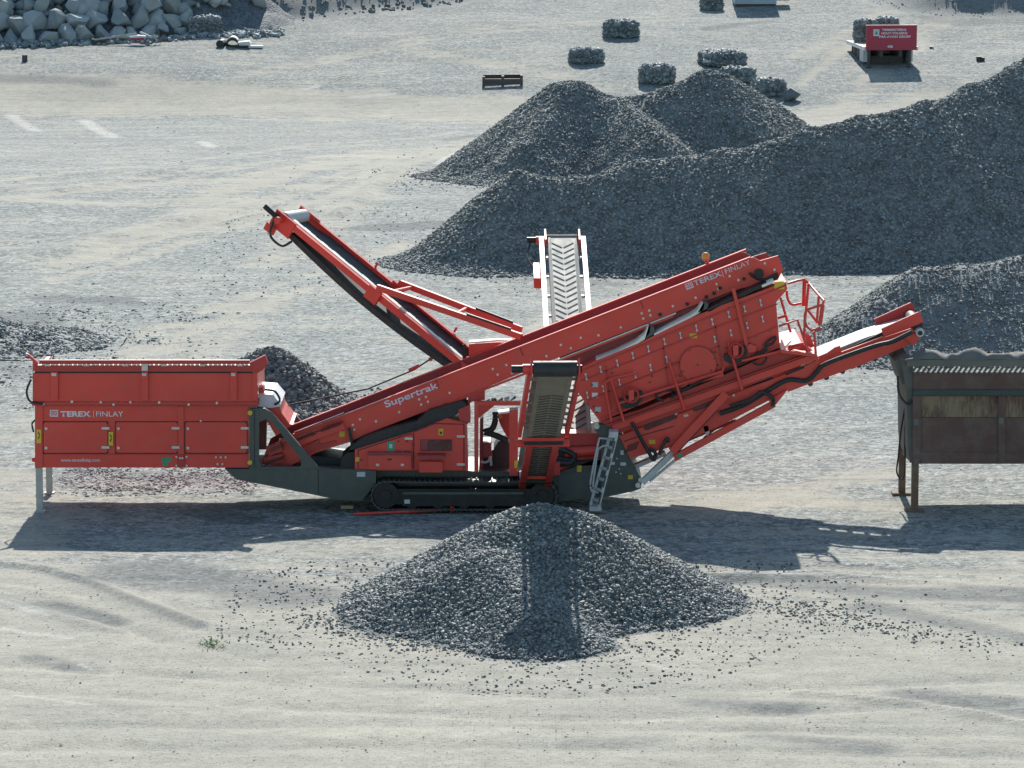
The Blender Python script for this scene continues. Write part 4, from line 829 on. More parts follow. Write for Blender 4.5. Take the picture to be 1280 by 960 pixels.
# --- hinge bracket, chute and ladder at the middle
ct = MB().ppx([(700, 541), (752, 541), (752, 590), (698, 592), (690, 585), (696, 560)], -.6, .6).build('discharge_chute', 'red_paint', mach)
MB().ppx([(702, 541.5), (751, 541.5), (748, 556), (704, 557)], -.68, -.601).build('chute_lip', 'red_dark', ct)
mm = P(722, 567, -.7); MB().tube([P(706, 566, -.7), P(745, 563, -.7)], .085, 14).build('cross_tube', 'red_paint', ct)
MB().tube(curve(pts([(692, 560), (706, 563), (716, 568), (718, 574), (710, 579), (694, 577)], -.85)), .045).build('hose', 'rubber', ct)
MB().tube(curve(pts([(694, 571), (708, 575), (717, 573), (719, 566)], -.8)), .035).build('hose', 'rubber', ct)
MB().ppx([(698, 551), (706, 548), (708, 580), (698, 580)], -.74, -.62).build('guard_plate', 'black_iron', ct)
sticker(721, 727, 582, 590, -.74, 'yellow', ct)
MB().ppx([(698, 578), (751, 575), (751, 581), (698, 584)], -.72, -.61).build('chute_band', 'black_iron', ct)
MB().ppx([(698, 592), (752, 590), (752, 620), (698, 627)], -.735, -.721).build('skid_plate', 'grey_paint', ct)
# ladder leaning on the rear plate
ldt, ldb = (769, 541), (742.5, 636)
lad = MB().bpx((763.5, 541), (738, 632), 3.2, -1.12, -1.04).bpx((771.5, 543), (748, 636), 3.2, -1.42, -1.34).build('ladder', 'zinc', mach)
for k in range(7):
    t_ = (k + .35) / 7; a = P(763.5 - 25.5 * t_, 541 + 91 * t_, -1.08); b_ = P(771.5 - 23.5 * t_, 543 + 93 * t_, -1.38)
    MB().tube([a, b_], .028, 6).build('rung', 'zinc', lad)
for k in range(4):
    t_ = (k + .3) / 4.2; x = 771 - 23.5 * t_; y = 545 + 90 * t_; MB().bpx((x - .6, y), (x - 4.4, y + 15), 1.9, -1.43, -1.425).build('stile_slot', 'grey_paint', lad)
MB().ppx([(762, 540), (773, 540), (772, 547), (761.5, 547)], -1.43, -1.1).build('ladder_head', 'zinc', lad)
MB().ppx([(737, 633), (752, 633), (752, 639), (737, 639)], -1.3, -1.0).build('ladder_foot', 'zinc', lad)
for c_ in ([(768, 560), (757, 557), (750, 560), (747, 566), (741, 608), (743, 614), (748, 616)], [(766, 550), (752, 548), (748, 553), (738.5, 600), (739, 612), (743, 618)]):
    MB().tube(curve(pts(c_, -1.22), 4), .016, 7).build('grab_rail', 'zinc', lad)

# --- conveyors with their own axes
def frame(o, h):
    U = (h - o).normalized(); V = Vector((-U.y, U.x, 0)).normalized()
    if abs(V.x) > abs(V.y):
        if V.x < 0: V = -V
    elif V.y < 0: V = -V
    N = U.cross(V)
    if N.z < 0: N = -N
    return (o, U, V, N), (h - o).length
def cleat(fr, u, n0, half, mat, parent, flip=1, th=.014, dep=.16, gap=.012, up_=.012):
    o, U, V, N = fr; mb = MB()
    for s_ in (-1, 1):
        a = o + U * u + V * (s_ * gap) + N * n0; b_ = o + U * (u + flip * dep) + V * (s_ * half) + N * n0
        d = (b_ - a).normalized(); w = N.cross(d).normalized() * th
        mb.obox((a, d, w.normalized(), N), (0, (b_ - a).length), (-th, th), (0, up_))
    return mb.build('cleat', mat, parent)
# near discharge conveyor, reaching out towards the front heap: underside in view
fr1, L1_ = frame(P(668, 596, -.95), P(694, 459, -8.1)); o1, U1_, V1, N1 = fr1
c1m = MB()
for s_ in (-1, 1):
    v0 = s_ * .36; c1m.obox(fr1, (L1_ * .44, L1_ - .12), (v0 - .03, v0 + .03), (-.09, .05))
nc = c1m.build('side_conveyor', 'red_paint', mach)
MB().obox(fr1, (.3, L1_), (-.235, .235), (.07, .09)).build('belt', 'belt_dusty', nc)
MB().obox(fr1, (.25, L1_ - .05), (-.25, .25), (-.13, -.115)).build('return_belt', 'belt_dusty', nc)
for s_ in (-1, 1): MB().obox(fr1, (.3, L1_ - .1), (s_ * .24 - .05, s_ * .24 + .05), (.06, .075)).build('belt_edge', 'belt_pale', nc)
for s_ in (-1, 1): MB().obox(fr1, (L1_ * .44, L1_ - .15), (s_ * .215 - .03, s_ * .215 + .03), (-.137, -.131)).build('belt_margin', 'belt_dusty', nc)
for k in range(34): cleat(fr1, .9 + k * .168, -.143, .17, 'cleat_dark', nc, -1, .010, .09)
for s_ in (-1, 1):
    MB().obox(fr1, (-.05, L1_ * .47), (s_ * .20 - .05, s_ * .20 + .05), (-.20, -.14)).build('lower_rail', 'red_paint', nc)
MB().obox(fr1, (L1_ * .44, L1_ * .44 + .10), (-.40, .40), (-.24, -.14)).build('cross_plate', 'red_paint', nc)
MB().obox(fr1, (L1_ * .44 + .16, L1_ * .44 + .24), (-.30, .30), (-.24, -.16)).build('cross_roller', 'rubber', nc)
MB().obox(fr1, (L1_ * .47, L1_ * .47 + .04), (-.31, .31), (-.20, -.15)).build('cross_plate', 'red_paint', nc)
MB().obox(fr1, (L1_ * .10, L1_ * .10 + .05), (-.20, .20), (-.20, -.16)).build('cross_plate', 'red_paint', nc); MB().obox(fr1, (L1_ * .06, L1_ * .06 + .10), (-.24, .24), (-.21, -.15)).build('cross_roller', 'rubber', nc)
hc = o1 + U1_ * (L1_ - .02) - N1 * .02
MB().tube([hc - V1 * .31, hc + V1 * .31], .115, 24).build('head_drum', 'rubber', nc)
MB().tube([hc - V1 * .46, hc - V1 * .31], .07, 12).build('gear_box', 'red_paint', nc); MB().tube([hc - V1 * .62, hc - V1 * .46], .055, 14).build('drive_motor', 'black_iron', nc); MB().tube([hc + V1 * .31, hc + V1 * .38], .06, 10).build('bearing', 'black_iron', nc)
for s_ in (-1, 1): MB().obox(fr1, (L1_ - .25, L1_ + .1), (s_ * .34 - .012, s_ * .34 + .012), (-.12, .11)).build('head_plate', 'red_paint', nc)
for k in range(5):
    u_ = L1_ * (.5 + .1 * k); MB().obox(fr1, (u_, u_ + .05), (-.35, .35), (-.02, .02)).build('idler_bracket', 'zinc', nc)
bk = P(668, 596, -.95)
MB().ppx([(647.6, 578), (700, 578), (700, 594), (647.6, 594)], -.92, -.70).build('conveyor_hinge', 'red_dark', nc)
MB().ppx([(650, 514), (660, 511), (664, 530), (650, 534)], -1.0, -.7).build('tail_bracket', 'red_dark', nc)
MB().ppx([(649, 590), (654, 588), (656, 602), (650, 602)], -1.15, -.9).build('pivot_pin', 'zinc', nc); MB().ppx([(676, 596), (682, 594), (684, 604), (677, 605)], -1.15, -.9).build('pivot_pin', 'zinc', nc)
MB().bpx((662, 586), (690, 574), 3, -1.0, -.94).build('hydraulic_ram', 'rubber', nc)
sticker(643, 649, 576, 585, -1.002, 'yellow', nc)
# far discharge conveyor, pale chevron belt in the sun
fr2, L2_ = frame(P(719.5, 552, -.55), P(702.5, 297, 6.5)); o2, U2, V2, N2 = fr2
rc = MB()
for s_ in (-1, 1): rc.obox(fr2, (L2_ * .28, L2_ - .1), (s_ * .37 - .035, s_ * .37 + .035), (-.06, .07))
rcv = rc.build('side_conveyor', 'red_paint', mach)
for s_ in (-1, 1): MB().obox(fr2, (L2_ * .28, L2_ - .1), (s_ * .37 - .04, s_ * .37 + .04), (.0705, .078)).build('sunlit_rail_top', 'white_paint', rcv)  # white colour imitates sunlight on the red rail tops
mb = MB(); rows = []
for i in range(21):
    t_ = i / 20; dish = .05 + .03 * (1 - t_); fl_ = max(0, 1 - (1 - t_) * 12); n_ = dish * (1 - fl_)
    rows.append([o2 + U2 * (L2_ * t_) + V2 * v_ + N2 * (.03 + (n_ if abs(v_) > .2 else 0)) for v_ in (-.25, -.20, .20, .25)])
mb.add([p for r_ in rows for p in r_], [(i * 4 + j, i * 4 + j + 1, (i + 1) * 4 + j + 1, (i + 1) * 4 + j) for i in range(20) for j in range(3)])
bt = mb.build('belt', 'belt_pale', rcv); sm_ = bt.modifiers.new('s', 'SOLIDIFY'); sm_.thickness = .015
for k in range(int((L2_ - .25) / .215)): cleat(fr2, .15 + k * .215, .034, .19, 'cleat_dark', rcv, 1, .010, .19, .014, .006)
hc = o2 + U2 * L2_ - N2 * .05
MB().tube([hc - V2 * .27, hc + V2 * .27], .10, 20).build('head_drum', 'belt_dusty', rcv)
for s_ in (-1, 1): MB().obox(fr2, (L2_ - .35, L2_ + .06), (s_ * .30 - .014, s_ * .30 + .014), (-.12, .14)).build('head_plate', 'red_paint', rcv)
MB().tube([hc - V2 * .46, hc - V2 * .3], .07, 12).build('gear_box', 'red_paint', rcv); MB().tube([hc - V2 * .62, hc - V2 * .46], .055, 12).build('drive_motor', 'black_iron', rcv)
MB().tube([hc + V2 * .3, hc + V2 * .42], .05, 10).build('bearing', 'red_paint', rcv)
MB().tube(curve([hc - V2 * .55, hc - V2 * .62 - U2 * .5 - N2 * .1, hc - V2 * .45 - U2 * .9 - N2 * .2]), .02).build('hose', 'rubber', rcv)
MB().obox(fr2, (L2_ - 1.5, L2_ - .9), (-.53, -.40), (-.25, -.05)).build('hose_guard', 'red_paint', rcv)
for k in range(7):
    u_ = L2_ * (.3 + .1 * k); MB().obox(fr2, (u_, u_ + .05), (-.335, .335), (-.06, -.02)).build('idler_bracket', 'white_paint', rcv)
MB().obox(fr2, (.2, L2_ - .2), (-.25, .25), (-.22, -.20)).build('return_belt', 'belt_dark', rcv)
# left-hand long conveyor
fr3, L3 = frame(P(600, 462, .75), P(365, 270, 2.6)); o3, U3, V3, N3 = fr3
lm = MB()
for s_ in (-1, 1):
    lm.obox(fr3, (0, L3 * .50), (s_ * .30 - .025, s_ * .30 + .025), (-.06, .06)); lm.obox(fr3, (L3 * .50, L3), (s_ * .34 - .025, s_ * .34 + .025), (-.04, .07))
lc = lm.build('side_conveyor', 'red_paint', mach)
for s_ in (-1, 1):
    MB().obox(fr3, (0, L3 * .50), (s_ * .30 - .045, s_ * .30 + .02), (.061, .068)).build('rail_flange', 'red_paint', lc); MB().obox(fr3, (L3 * .50, L3 - .05), (s_ * .34 - .045, s_ * .34 + .02), (.071, .078)).build('rail_flange', 'red_paint', lc)
mb = MB()
rows = [[o3 + U3 * (L3 * i / 20) + V3 * v_ + N3 * (-.03 + .05 * (abs(v_) / .27) ** 2 * (1 if i < 18 else .3)) for v_ in (-.275, -.14, 0, .14, .275)] for i in range(21)]
mb.add([p for r_ in rows for p in r_], [(i * 5 + j, i * 5 + j + 1, (i + 1) * 5 + j + 1, (i + 1) * 5 + j) for i in range(20) for j in range(4)], True)
bt = mb.build('belt', 'belt_dark', lc); sm_ = bt.modifiers.new('s', 'SOLIDIFY'); sm_.thickness = .014
sk = MB()
for k in range(30):
    u_ = L3 * (.04 + .93 * k / 30); sk.obox(fr3, (u_, u_ + L3 * .031), (-.265, -.20 + .03 * ((k * 7) % 5) / 5), (.055, .075))
sk.build('skirt_or_lit_belt', 'cream', lc)  # no skirt here: cream strip imitates the sunlit surface of the belt
rows = []
for i in range(17):
    t_ = .04 + .90 * i / 16; sag = .10 + .13 * math.sin(math.pi * min(1, t_ * 1.0)); rows.append([o3 + U3 * (L3 * t_) + V3 * v_ - N3 * s2 for v_, s2 in ((-.27, sag), (.27, sag), (.27, sag + .10), (-.27, sag + .10))])
mb = MB().add([p for r_ in rows for p in r_], [(i * 4 + j, i * 4 + (j + 1) % 4, (i + 1) * 4 + (j + 1) % 4, (i + 1) * 4 + j) for i in range(16) for j in range(4)] + [(3, 2, 1, 0), (64, 65, 66, 67)])
mb.build('return_belt', 'rubber', lc)
hc = o3 + U3 * (L3 - .05) + N3 * .0
MB().tube([hc - V3 * .30, hc + V3 * .30], .12, 20).build('head_drum', 'belt_white', lc)
for s_ in (-1, 1):
    MB().obox(fr3, (L3 - .32, L3 + .12), (s_ * .36 - .02, s_ * .36 + .02), (-.20, .10)).build('head_plate', 'red_paint', lc)
MB().tube([hc - V3 * .38, hc - V3 * .52], .06, 12).build('gear_box', 'red_paint', lc)
MB().tube([hc - V3 * .42 + U3 * .05, hc - V3 * .5 + U3 * .34 + N3 * .05], .045, 12).build('drive_motor', 'black_iron', lc)
MB().tube(curve([hc - V3 * .45 + U3 * .1, hc - V3 * .48 - N3 * .3 + U3 * .0, hc - V3 * .42 - N3 * .35 - U3 * .25, hc - V3 * .36 - N3 * .2 - U3 * .35]), .022).build('hose', 'rubber', lc)
MB().obox(fr3, (L3 - .05, L3 + .15), (-.42, -.36), (-.32, -.18)).build('scraper_arm', 'red_paint', lc)
for s_ in (-1, 1):
    MB().obox(fr3, (L3 * .47, L3 * .53), (s_ * .36 - .03, s_ * .36 + .03), (-.13, .11)).build('joint_plate', 'red_paint', lc)
for u_ in (.2, .5, .62): MB().obox(fr3, (L3 * u_, L3 * u_ + .03), (.34, .37), (.07, .17)).build('lifting_lug', 'red_paint', lc)
ja = o3 + U3 * (L3 * .5) + N3 * .14
ends = [P(652, 421, .10), P(652, 412, 1.0)]
for s_, e in zip((-1, 1), ends):
    a = ja + V3 * (s_ * .36); d = (e - a); Uu = d.normalized(); Vv = Vector((-Uu.y, Uu.x, 0)).normalized(); Nn = Uu.cross(Vv)
    if Nn.z < 0: Nn = -Nn
    st = MB().obox((a, Uu, Vv, Nn), (0, d.length), (-.035, .035), (-.05, .05)).build('stay_arm', 'red_paint', lc)
    MB().obox((a, Uu, Vv, Nn), (d.length * .62, d.length * .92), (-.02, .02), (.051, .08)).build('stay_ram', 'rubber', lc)
for t_ in (.1, .55): MB().tube([ja.lerp(ends[0], t_) - V3 * .36 * (1 - t_), ja.lerp(ends[1], t_) + V3 * .36 * (1 - t_)], .035, 6).build('stay_brace', 'red_paint', lc)
MB().ppx([(586, 430), (622, 427.5), (640, 428), (640, 440), (586, 447)], .62, 1.1).build('conveyor_mount', 'red_paint', lc)
MB().ppx([(578, 431), (582, 430), (583, 448), (578, 450)], .6, .7).build('mount_plate', 'black_iron', lc)
# long rod from the hopper to the conveyor and its red ends
MB().tube([P(352, 508, .5), P(460, 486, .7), P(518, 462, .9), P(542, 446, 1.0)], .014, 6).build('stay_rope', 'steel_dark', mach)
MB().tube([P(511, 463, .9), P(524, 457, .9)], .03, 6).build('rope_shackle', 'red_paint', mach); MB().tube([P(537, 450, 1.0), P(546, 441, 1.0)], .035, 6).build('rope_shackle', 'red_paint', mach)

# ------------------------------------------------------------------ red bar and plate on the ground
g0 = G(442, 645); g1 = G(562, 641); rz_ = lambda p, h: Vector((p.x, p.y, float(zt(p.x, p.y)) + h))
bar = tag(empty('tow_bar', rz_(g0, 0)), 'thin red steel bar lying on the ground before the crawler track', 'bar')
MB().tube([rz_(g0, .03), rz_(g1, .05)], .024, 8).build('rod', 'red_paint', bar)
a = rz_(g1, .06); d = (a - rz_(g0, .04)).normalized()
MB().tube([a - d * .13, a - d * .02], .06, 10).build('collar', 'black_iron', bar); MB().tube([a, a + d * .05, a + d * .09], [.05, .06, .03], 10).build('knob', 'red_paint', bar)
g0 = G(434, 635); q = rz_(g0, 0)
MB().box((q.x - .10, q.y - .07, q.z - .01), (q.x + .10, q.y + .07, q.z + .05)).build('wood_block', 'wood_pale')
tag(bpy.data.objects['wood_block'], 'small pale wooden block on the ground left of the crawler track', 'block')

# ------------------------------------------------------------------ old rusty hopper at the right edge
oh = tag(empty('old_hopper', (8.2, -.4, 0)), 'old rusty dust-covered feed hopper on legs cut off by the right edge', 'hopper')
YO = -1.15; XE = 1480
hb2 = MB().ppx([(1142, 522), (XE, 522), (XE, 579), (1142, 579)], YO, .55).build('hopper_body', 'rust_red', oh)
MB().ppx([(1151, 495), (XE, 495), (XE, 521.5), (1151, 521.5)], YO + .015, .5).build('worn_panel', 'worn_panel', hb2)
MB().ppx([(1141, 487.5), (XE, 487.5), (XE, 494.6), (1141, 494.6)], YO - .05, .55).build('green_band', 'green_steel', hb2)
MB().ppx([(1142, 467), (XE, 467), (XE, 487), (1142, 487)], YO - .01, YO + .06).build('upper_panel', 'rust_red', hb2)
MB().ppx([(1134, 449.5), (XE, 449.5), (XE, 458), (1134, 458)], YO - .10, YO + .04).build('rim_beam', 'dusty_steel', hb2)
MB().ppx([(1138, 565), (XE, 569), (XE, 579.8), (1141, 579.8)], YO - .02, YO - .001).build('base_rail', 'rust_red', hb2)
teeth = MB()
for k in range(40): x = 1140 + k * 6.4; teeth.bpx((x, 466.5), (x + 6, 458.2), 2.3, YO - .03, YO + .03)
teeth.build('grid_bars', 'dusty_steel', hb2, kind='stuff')
MB().ppx([(1140, 465.6), (XE, 465.6), (XE, 467), (1140, 467)], YO - .03, YO + .05).build('lip', 'dusty_steel', hb2)
for a0, a1 in ((1141, 1151), (1248, 1256.7), (1362, 1371)): MB().ppx([(a0, 495), (a1, 495), (a1, 579), (a0, 579)], YO - .035, YO - .0).build('panel_post', 'rust_red', hb2)
for x, y in ((1145.5, 528), (1145.5, 577), (1251.5, 526)): MB().ppx([(x - 3, y - 4), (x + 3, y - 4), (x + 3, y + 4), (x - 3, y + 4)], YO - .05, YO - .036).build('wear_plate', 'dusty_steel', hb2)
p0, p1 = P(1132, 449.4, YO - .1), P(XE, 437, YO - .1)       # heaped dust along the rim
nx = 160; xs_ = np.linspace(p0.x, p1.x, nx); yy = np.linspace(YO - .12, YO + .30, 9); DX, DY = np.meshgrid(xs_, yy)
DZ = p0.z - .02 + (p1.z - p0.z) * (.8 + .9 * fbm(DX * 1.0, DY, 3.0, 5)) * np.sqrt(np.clip(1 - ((DY - (YO + .09)) / .215) ** 2, 0, 1)) * np.clip((DX - p0.x) * 4, 0, 1)
dm_ = gridmesh('dust_crust', DX, DY, DZ, 'dusty_steel'); dm_.parent = hb2; dm_.location = -wl(hb2)
e0 = P(1130, 455, YO); e1 = P(1142, 579, YO)
MB().prism([(p.x, p.z) for p in pts([(1127, 449), (1142, 449), (1142, 495), (1141, 579), (1138, 579), (1135, 560), (1134, 490)], YO)], YO + .06, .55).build('end_wall', 'dusty_steel', hb2)
MB().ppx([(1118, 452), (1134, 442), (1142, 449), (1136, 462), (1128, 482), (1124, 470)], -.9, .5).build('end_flare', 'dusty_steel', hb2)
MB().tube(curve(pts([(1122, 470), (1124, 492), (1134, 505), (1140, 500)], YO)), .02).build('hose', 'rubber', hb2)
MB().tube(curve(pts([(1131, 510), (1126, 540), (1123, 570), (1121, 590), (1127, 599), (1131, 588), (1131, 540), (1133, 512)], -.6)), .014).build('hose', 'rubber', hb2)
for x, Y, yt in ((1144, -1.1, 575), (1128, .5, 560), (1370, -1.1, 575), (1350, .5, 560)):
    a = P(x, yt, Y); z = float(zt(a.x, Y))
    l = MB().box((a.x - .055, Y - .055, z - .02), (a.x + .055, Y + .055, a.z + (.6 if Y > 0 else 0))).build('support_leg', 'rust_brown', oh)
    MB().box((a.x - .16, Y - .13, z - .02), (a.x + .14, Y + .13, z + .04)).build('foot', 'rust_brown', l)
a0, a1 = P(1131, 566, .3), P(1141, 575, YO + .1); MB().tube([a0, a1], .05, 6).build('cross_brace', 'rust_brown', oh)

# ------------------------------------------------------------------ stone bales
def bale_mesh(seed, w=1.0, d=.8, h=.62):
    rg = np.random.default_rng(seed); nu, nv = 26, 16
    u = np.linspace(0, 2 * np.pi, nu, endpoint=False); v = np.linspace(-np.pi / 2, np.pi / 2, nv)
    Uu, Vv = np.meshgrid(u, v); sg = lambda t, e: np.sign(t) * np.abs(t) ** e
    X = w * sg(np.cos(Vv), .45) * sg(np.cos(Uu), .6); Y = d * sg(np.cos(Vv), .45) * sg(np.sin(Uu), .6); Z = h * sg(np.sin(Vv), .55) + h
    k = 1 + .06 * fbm(X * 2 + seed, Y * 2 + Z, 1.3, 3); X *= k; Y *= k
    co = np.stack([X, Y, Z], -1).reshape(-1, 3); fs = [(j * nu + i, j * nu + (i + 1) % nu, (j + 1) * nu + (i + 1) % nu, (j + 1) * nu + i) for j in range(nv - 1) for i in range(nu)]
    me = bpy.data.meshes.new('stone_bale'); me.from_pydata(co.tolist(), [], fs); me.polygons.foreach_set('use_smooth', [True] * len(fs)); me.update(); me.materials.append(M['heap_bale'])
    n = 900; i = rg.integers(0, nv - 1, n); j = rg.integers(0, nu, n); a = rg.random((n, 1)); b_ = rg.random((n, 1))
    g = co.reshape(nv, nu, 3); j2 = (j + 1) % nu
    pos = (g[i, j] * (1 - a) + g[i, j2] * a) * (1 - b_) + (g[i + 1, j] * (1 - a) + g[i + 1, j2] * a) * b_
    return me, pos
def bale(px, py, wpx, hpx, label, seed, base=None, rz=0.0, deep=.85):
    p = G(px, py) if base is None else base; dist = p.y + CAM_D; w = wpx / FOC * dist / 2; h = hpx / FOC * dist / 2
    me, pos = bale_mesh(seed, w, w * deep, h)
    o = bpy.data.objects.new('stone_bale', me); COL.objects.link(o)
    o.location = p + Vector((0, w * deep * .85, -.03)) if base is None else p
    tag(o, label, 'stone bale', 'bales of wired stone')
    st = stones('bale_stones', pos, np.random.default_rng(seed).uniform(.10, .22, len(pos)), 'stone_bale', o, seed); st.location = (0, 0, 0); o.rotation_euler.z = rz
    if base is None: o.location.z = float(zt(o.location.x, o.location.y)) - .04
    return o
bale(776.5, 48, 41, 20, 'stone bale lying alone, farther back than the one left of it', 101)
bale(733.5, 80, 38, 17, 'leftmost stone bale on the yard above the far heap', 102, rz=.3)
bale(821.5, 106, 42, 22, 'stone bale standing just behind the twin-peaked heap', 103, rz=-.1)
bale(904, 84, 52, 17, 'largest stone bale, grey and slumped, with a pale plank on its front', 104, rz=.2, deep=1.1)
bale(922, 104, 40, 17, 'stone bale touching the front of the slumped bale with the plank', 105, rz=-.25, deep=.7)
bale(961, 121, 36, 20, 'rounded low stone bale right of the far heap, beside a loose rock', 106, rz=.4)
bale(890, 13, 25, 22, 'dark upright stone bale beside the pale container at the top edge', 107)
bale(256, 44, 38, 22, 'stone bale at the right end of the boulder wall', 108)
a, b_ = P(879, 76, G(904, 84).y - .1), P(904, 79, G(904, 84).y - .1)
tag(MB().tube([a, b_], .10, 4).build('plank', 'belt_white'), 'pale plank lying across the slumped stone bale', 'plank')
pk = G(988, 127); st = stones('loose_rock', np.array([[pk.x, pk.y + .2, pk.z + .28]]), np.array([.62]), 'stone_bale', None, 3, .8, np.array([.05]), None, 'single angular grey rock right of the rounded low bale', 'rock')

# ------------------------------------------------------------------ flatbed trailer
tp = G(1114, 85); sc = FOC / (tp.y + CAM_D); TZ = float(zt(tp.x, tp.y))
trl = tag(empty('flatbed_trailer', (tp.x, tp.y, TZ), R(4)), 'red flatbed trailer with a lettered headboard, loaded with two stone bales', 'trailer')
LT, WT, DZ_, HB = 5.6, 1.19, .95, 1.12
def tpart(name, mat, fn, label=None, par=None):
    mb = MB(); fn(mb); me = mb.mesh(name); me.materials.append(M[mat]); o = bpy.data.objects.new(name, me); COL.objects.link(o); o.parent = par or trl; return o
hbd = tpart('headboard', 'trailer_red', lambda m_: m_.box((-WT, 0, DZ_ - .12), (WT, .09, DZ_ + HB - .12)))
tpart('headboard_cap', 'trailer_red', lambda m_: m_.box((-WT - .02, -.02, DZ_ + HB - .1195), (WT + .02, .13, DZ_ + HB - .07)), par=hbd)
dk = tpart('deck', 'wood_pale', lambda m_: m_.box((-WT, .092, DZ_ - .10), (WT, LT, DZ_)))
for k in range(12): tpart('deck_plank', 'wood_pale', lambda m_: m_.box((-WT + .02 + k * .2, .1, DZ_ + .001), (-WT + .20 + k * .2, LT - .01, DZ_ + .03)), par=dk)
for s_ in (-1, 1):
    tpart('side_rail', 'white_paint', lambda m_: m_.box((s_ * WT - .04 + s_ * .045, .1, DZ_ - .14), (s_ * WT + .04 + s_ * .045, LT, DZ_ + .035)))
    tpart('chassis_beam', 'trailer_dark', lambda m_: m_.box((s_ * .45 - .08, .15, DZ_ - .42), (s_ * .45 + .08, LT - .1, DZ_ - .101)))
    lgp = tpart('landing_leg', 'trailer_dark', lambda m_: m_.box((s_ * .95 - .07 - .08, .12, 0.0), (s_ * .95 + .07 - .08, .28, DZ_ - .101)))
    tpart('foot', 'trailer_dark', lambda m_: m_.box((s_ * .95 - .15 - .08, .08, -.06), (s_ * .95 + .15 - .08, .32, .03)), par=lgp)
    tpart('side_box', 'sticker_pale' if s_ < 0 else 'container_white', lambda m_: m_.box((s_ * 1.05 - .12, 1.0, .22), (s_ * 1.05 + .12, 2.1, DZ_ - .141)))
    for yy_ in (2.9, 4.1):
        wh = tpart('wheel', 'rubber', lambda m_: m_.tube([Vector((s_ * .78, yy_, .48)), Vector((s_ * 1.12, yy_, .48))], .50, 22)); tpart('rim', 'steel_dark', lambda m_: m_.tube([Vector((s_ * 1.121, yy_, .48)), Vector((s_ * 1.135, yy_, .48))], .27, 16), par=wh)
    tpart('mudguard', 'trailer_dark', lambda m_: m_.box((s_ * .95 - .2, 4.65, .15), (s_ * .95 + .2, 4.69, .80)))
tpart('underbody_shade_box', 'trailer_dark', lambda m_: m_.box((-.74, 1.3, .12), (.74, 2.6, .50)))  # dark box added to make the shadow under the deck
def ttext(body, x0, x1, z, h, bold):
    cu = bpy.data.curves.new('t', 'FONT'); cu.body = body; cu.offset = bold; o = bpy.data.objects.new('t', cu); COL.objects.link(o)
    me = bpy.data.meshes.new_from_object(o.evaluated_get(bpy.context.evaluated_depsgraph_get())); bpy.data.objects.remove(o)
    co = np.empty(len(me.vertices) * 3); me.vertices.foreach_get('co', co); co = co.reshape(-1, 3); w = co[:, 0].max() - co[:, 0].min()
    out = np.stack([x0 + (co[:, 0] - co[:, 0].min()) / w * (x1 - x0), np.full(len(co), -.004), z + co[:, 1] * h / .7], 1); me.vertices.foreach_set('co', out.ravel()); me.update()
    me.materials.append(M['white_paint']); o = bpy.data.objects.new('lettering', me); COL.objects.link(o); o.parent = hbd
ZB = DZ_ - .12
ttext('TIMMERSTEENS', -.46, .68, ZB + .90, .10, .02); ttext('HOUT-TOLGENS', -.48, .74, ZB + .74, .10, .02); ttext('PAR-AVON GROEP', -.58, .90, ZB + .58, .10, .02); ttext('408', -.20, .06, ZB + .12, .10, .03)
tpart('emblem_plate', 'sticker_pale', lambda m_: m_.box((-.86, -.012, ZB + .66), (-.58, -.001, ZB + .98)), par=hbd)
tpart('emblem', 'sticker_green', lambda m_: m_.prism([(-.80, ZB + .74), (-.64, ZB + .74), (-.72, ZB + .92)], -.018, -.0125), par=hbd)
bpy.context.view_layer.update()
for lx, ly, w_, h_, lb, sd_ in ((-.55, 4.2, 27, 27, 'left stone bale on the deck of the flatbed trailer', 111), (.47, 4.5, 27, 29, 'right stone bale on the deck of the flatbed trailer', 112)):
    b_ = bale(0, 0, w_, h_, lb, sd_, base=trl.matrix_world @ Vector((lx, ly, DZ_ + .03)), rz=R(4), deep=.85)

# ------------------------------------------------------------------ boulder wall and rubble slope, upper left
b0, b1 = G(-40, 58), G(250, 44)
rw = None
def hfr(x, y): return np.clip((y - (b0.y + (b1.y - b0.y) * np.clip((x - b0.x) / (b1.x - b0.x), 0, 1.6)) - .4) * .62, -1, 14) * np.clip((b1.x + 4.5 - x) / 4.5, 0, 1)
X, Y = np.meshgrid(np.linspace(b0.x - 14, b1.x + 5, 120), np.linspace(b0.y - 2, b0.y + 30, 120)); H_ = hfr(X, Y)
rw = gridmesh('boulder_wall', X, Y, zt(X, Y) + H_ + fbm(X, Y, .8, 3) * .3 * (H_ > 0) - .05, 'heap_bale', keep=H_ > .02)
tag(rw, 'wall of stacked pale boulders with rubble above, in the upper left corner', 'boulder wall', kind='thing')
rg = np.random.default_rng(77); n = 4200; x = rg.uniform(b0.x - 8, b1.x + 4.5, n); y = rg.uniform(b0.y - 1, b0.y + 24, n); h = hfr(x, y); k = h > .9
s = .16 * (6.0 ** (rg.random(k.sum()) ** 1.8)); stones('rubble', np.stack([x[k], y[k], zt(x[k], y[k]) + h[k] + s * .25], 1), s, 'rubble', rw, 78, .85)
x = rg.uniform(b0.x - 8, b1.x + 4, 1500); y = b0.y + (b1.y - b0.y) * np.clip((x - b0.x) / (b1.x - b0.x), 0, 1.4) + rg.normal(-.2, .5, 1500); s = rg.uniform(.08, .3, 1500)
stones('rubble', np.stack([x, y, zt(x, y) + s * .2], 1), s, 'rubble', rw, 79)
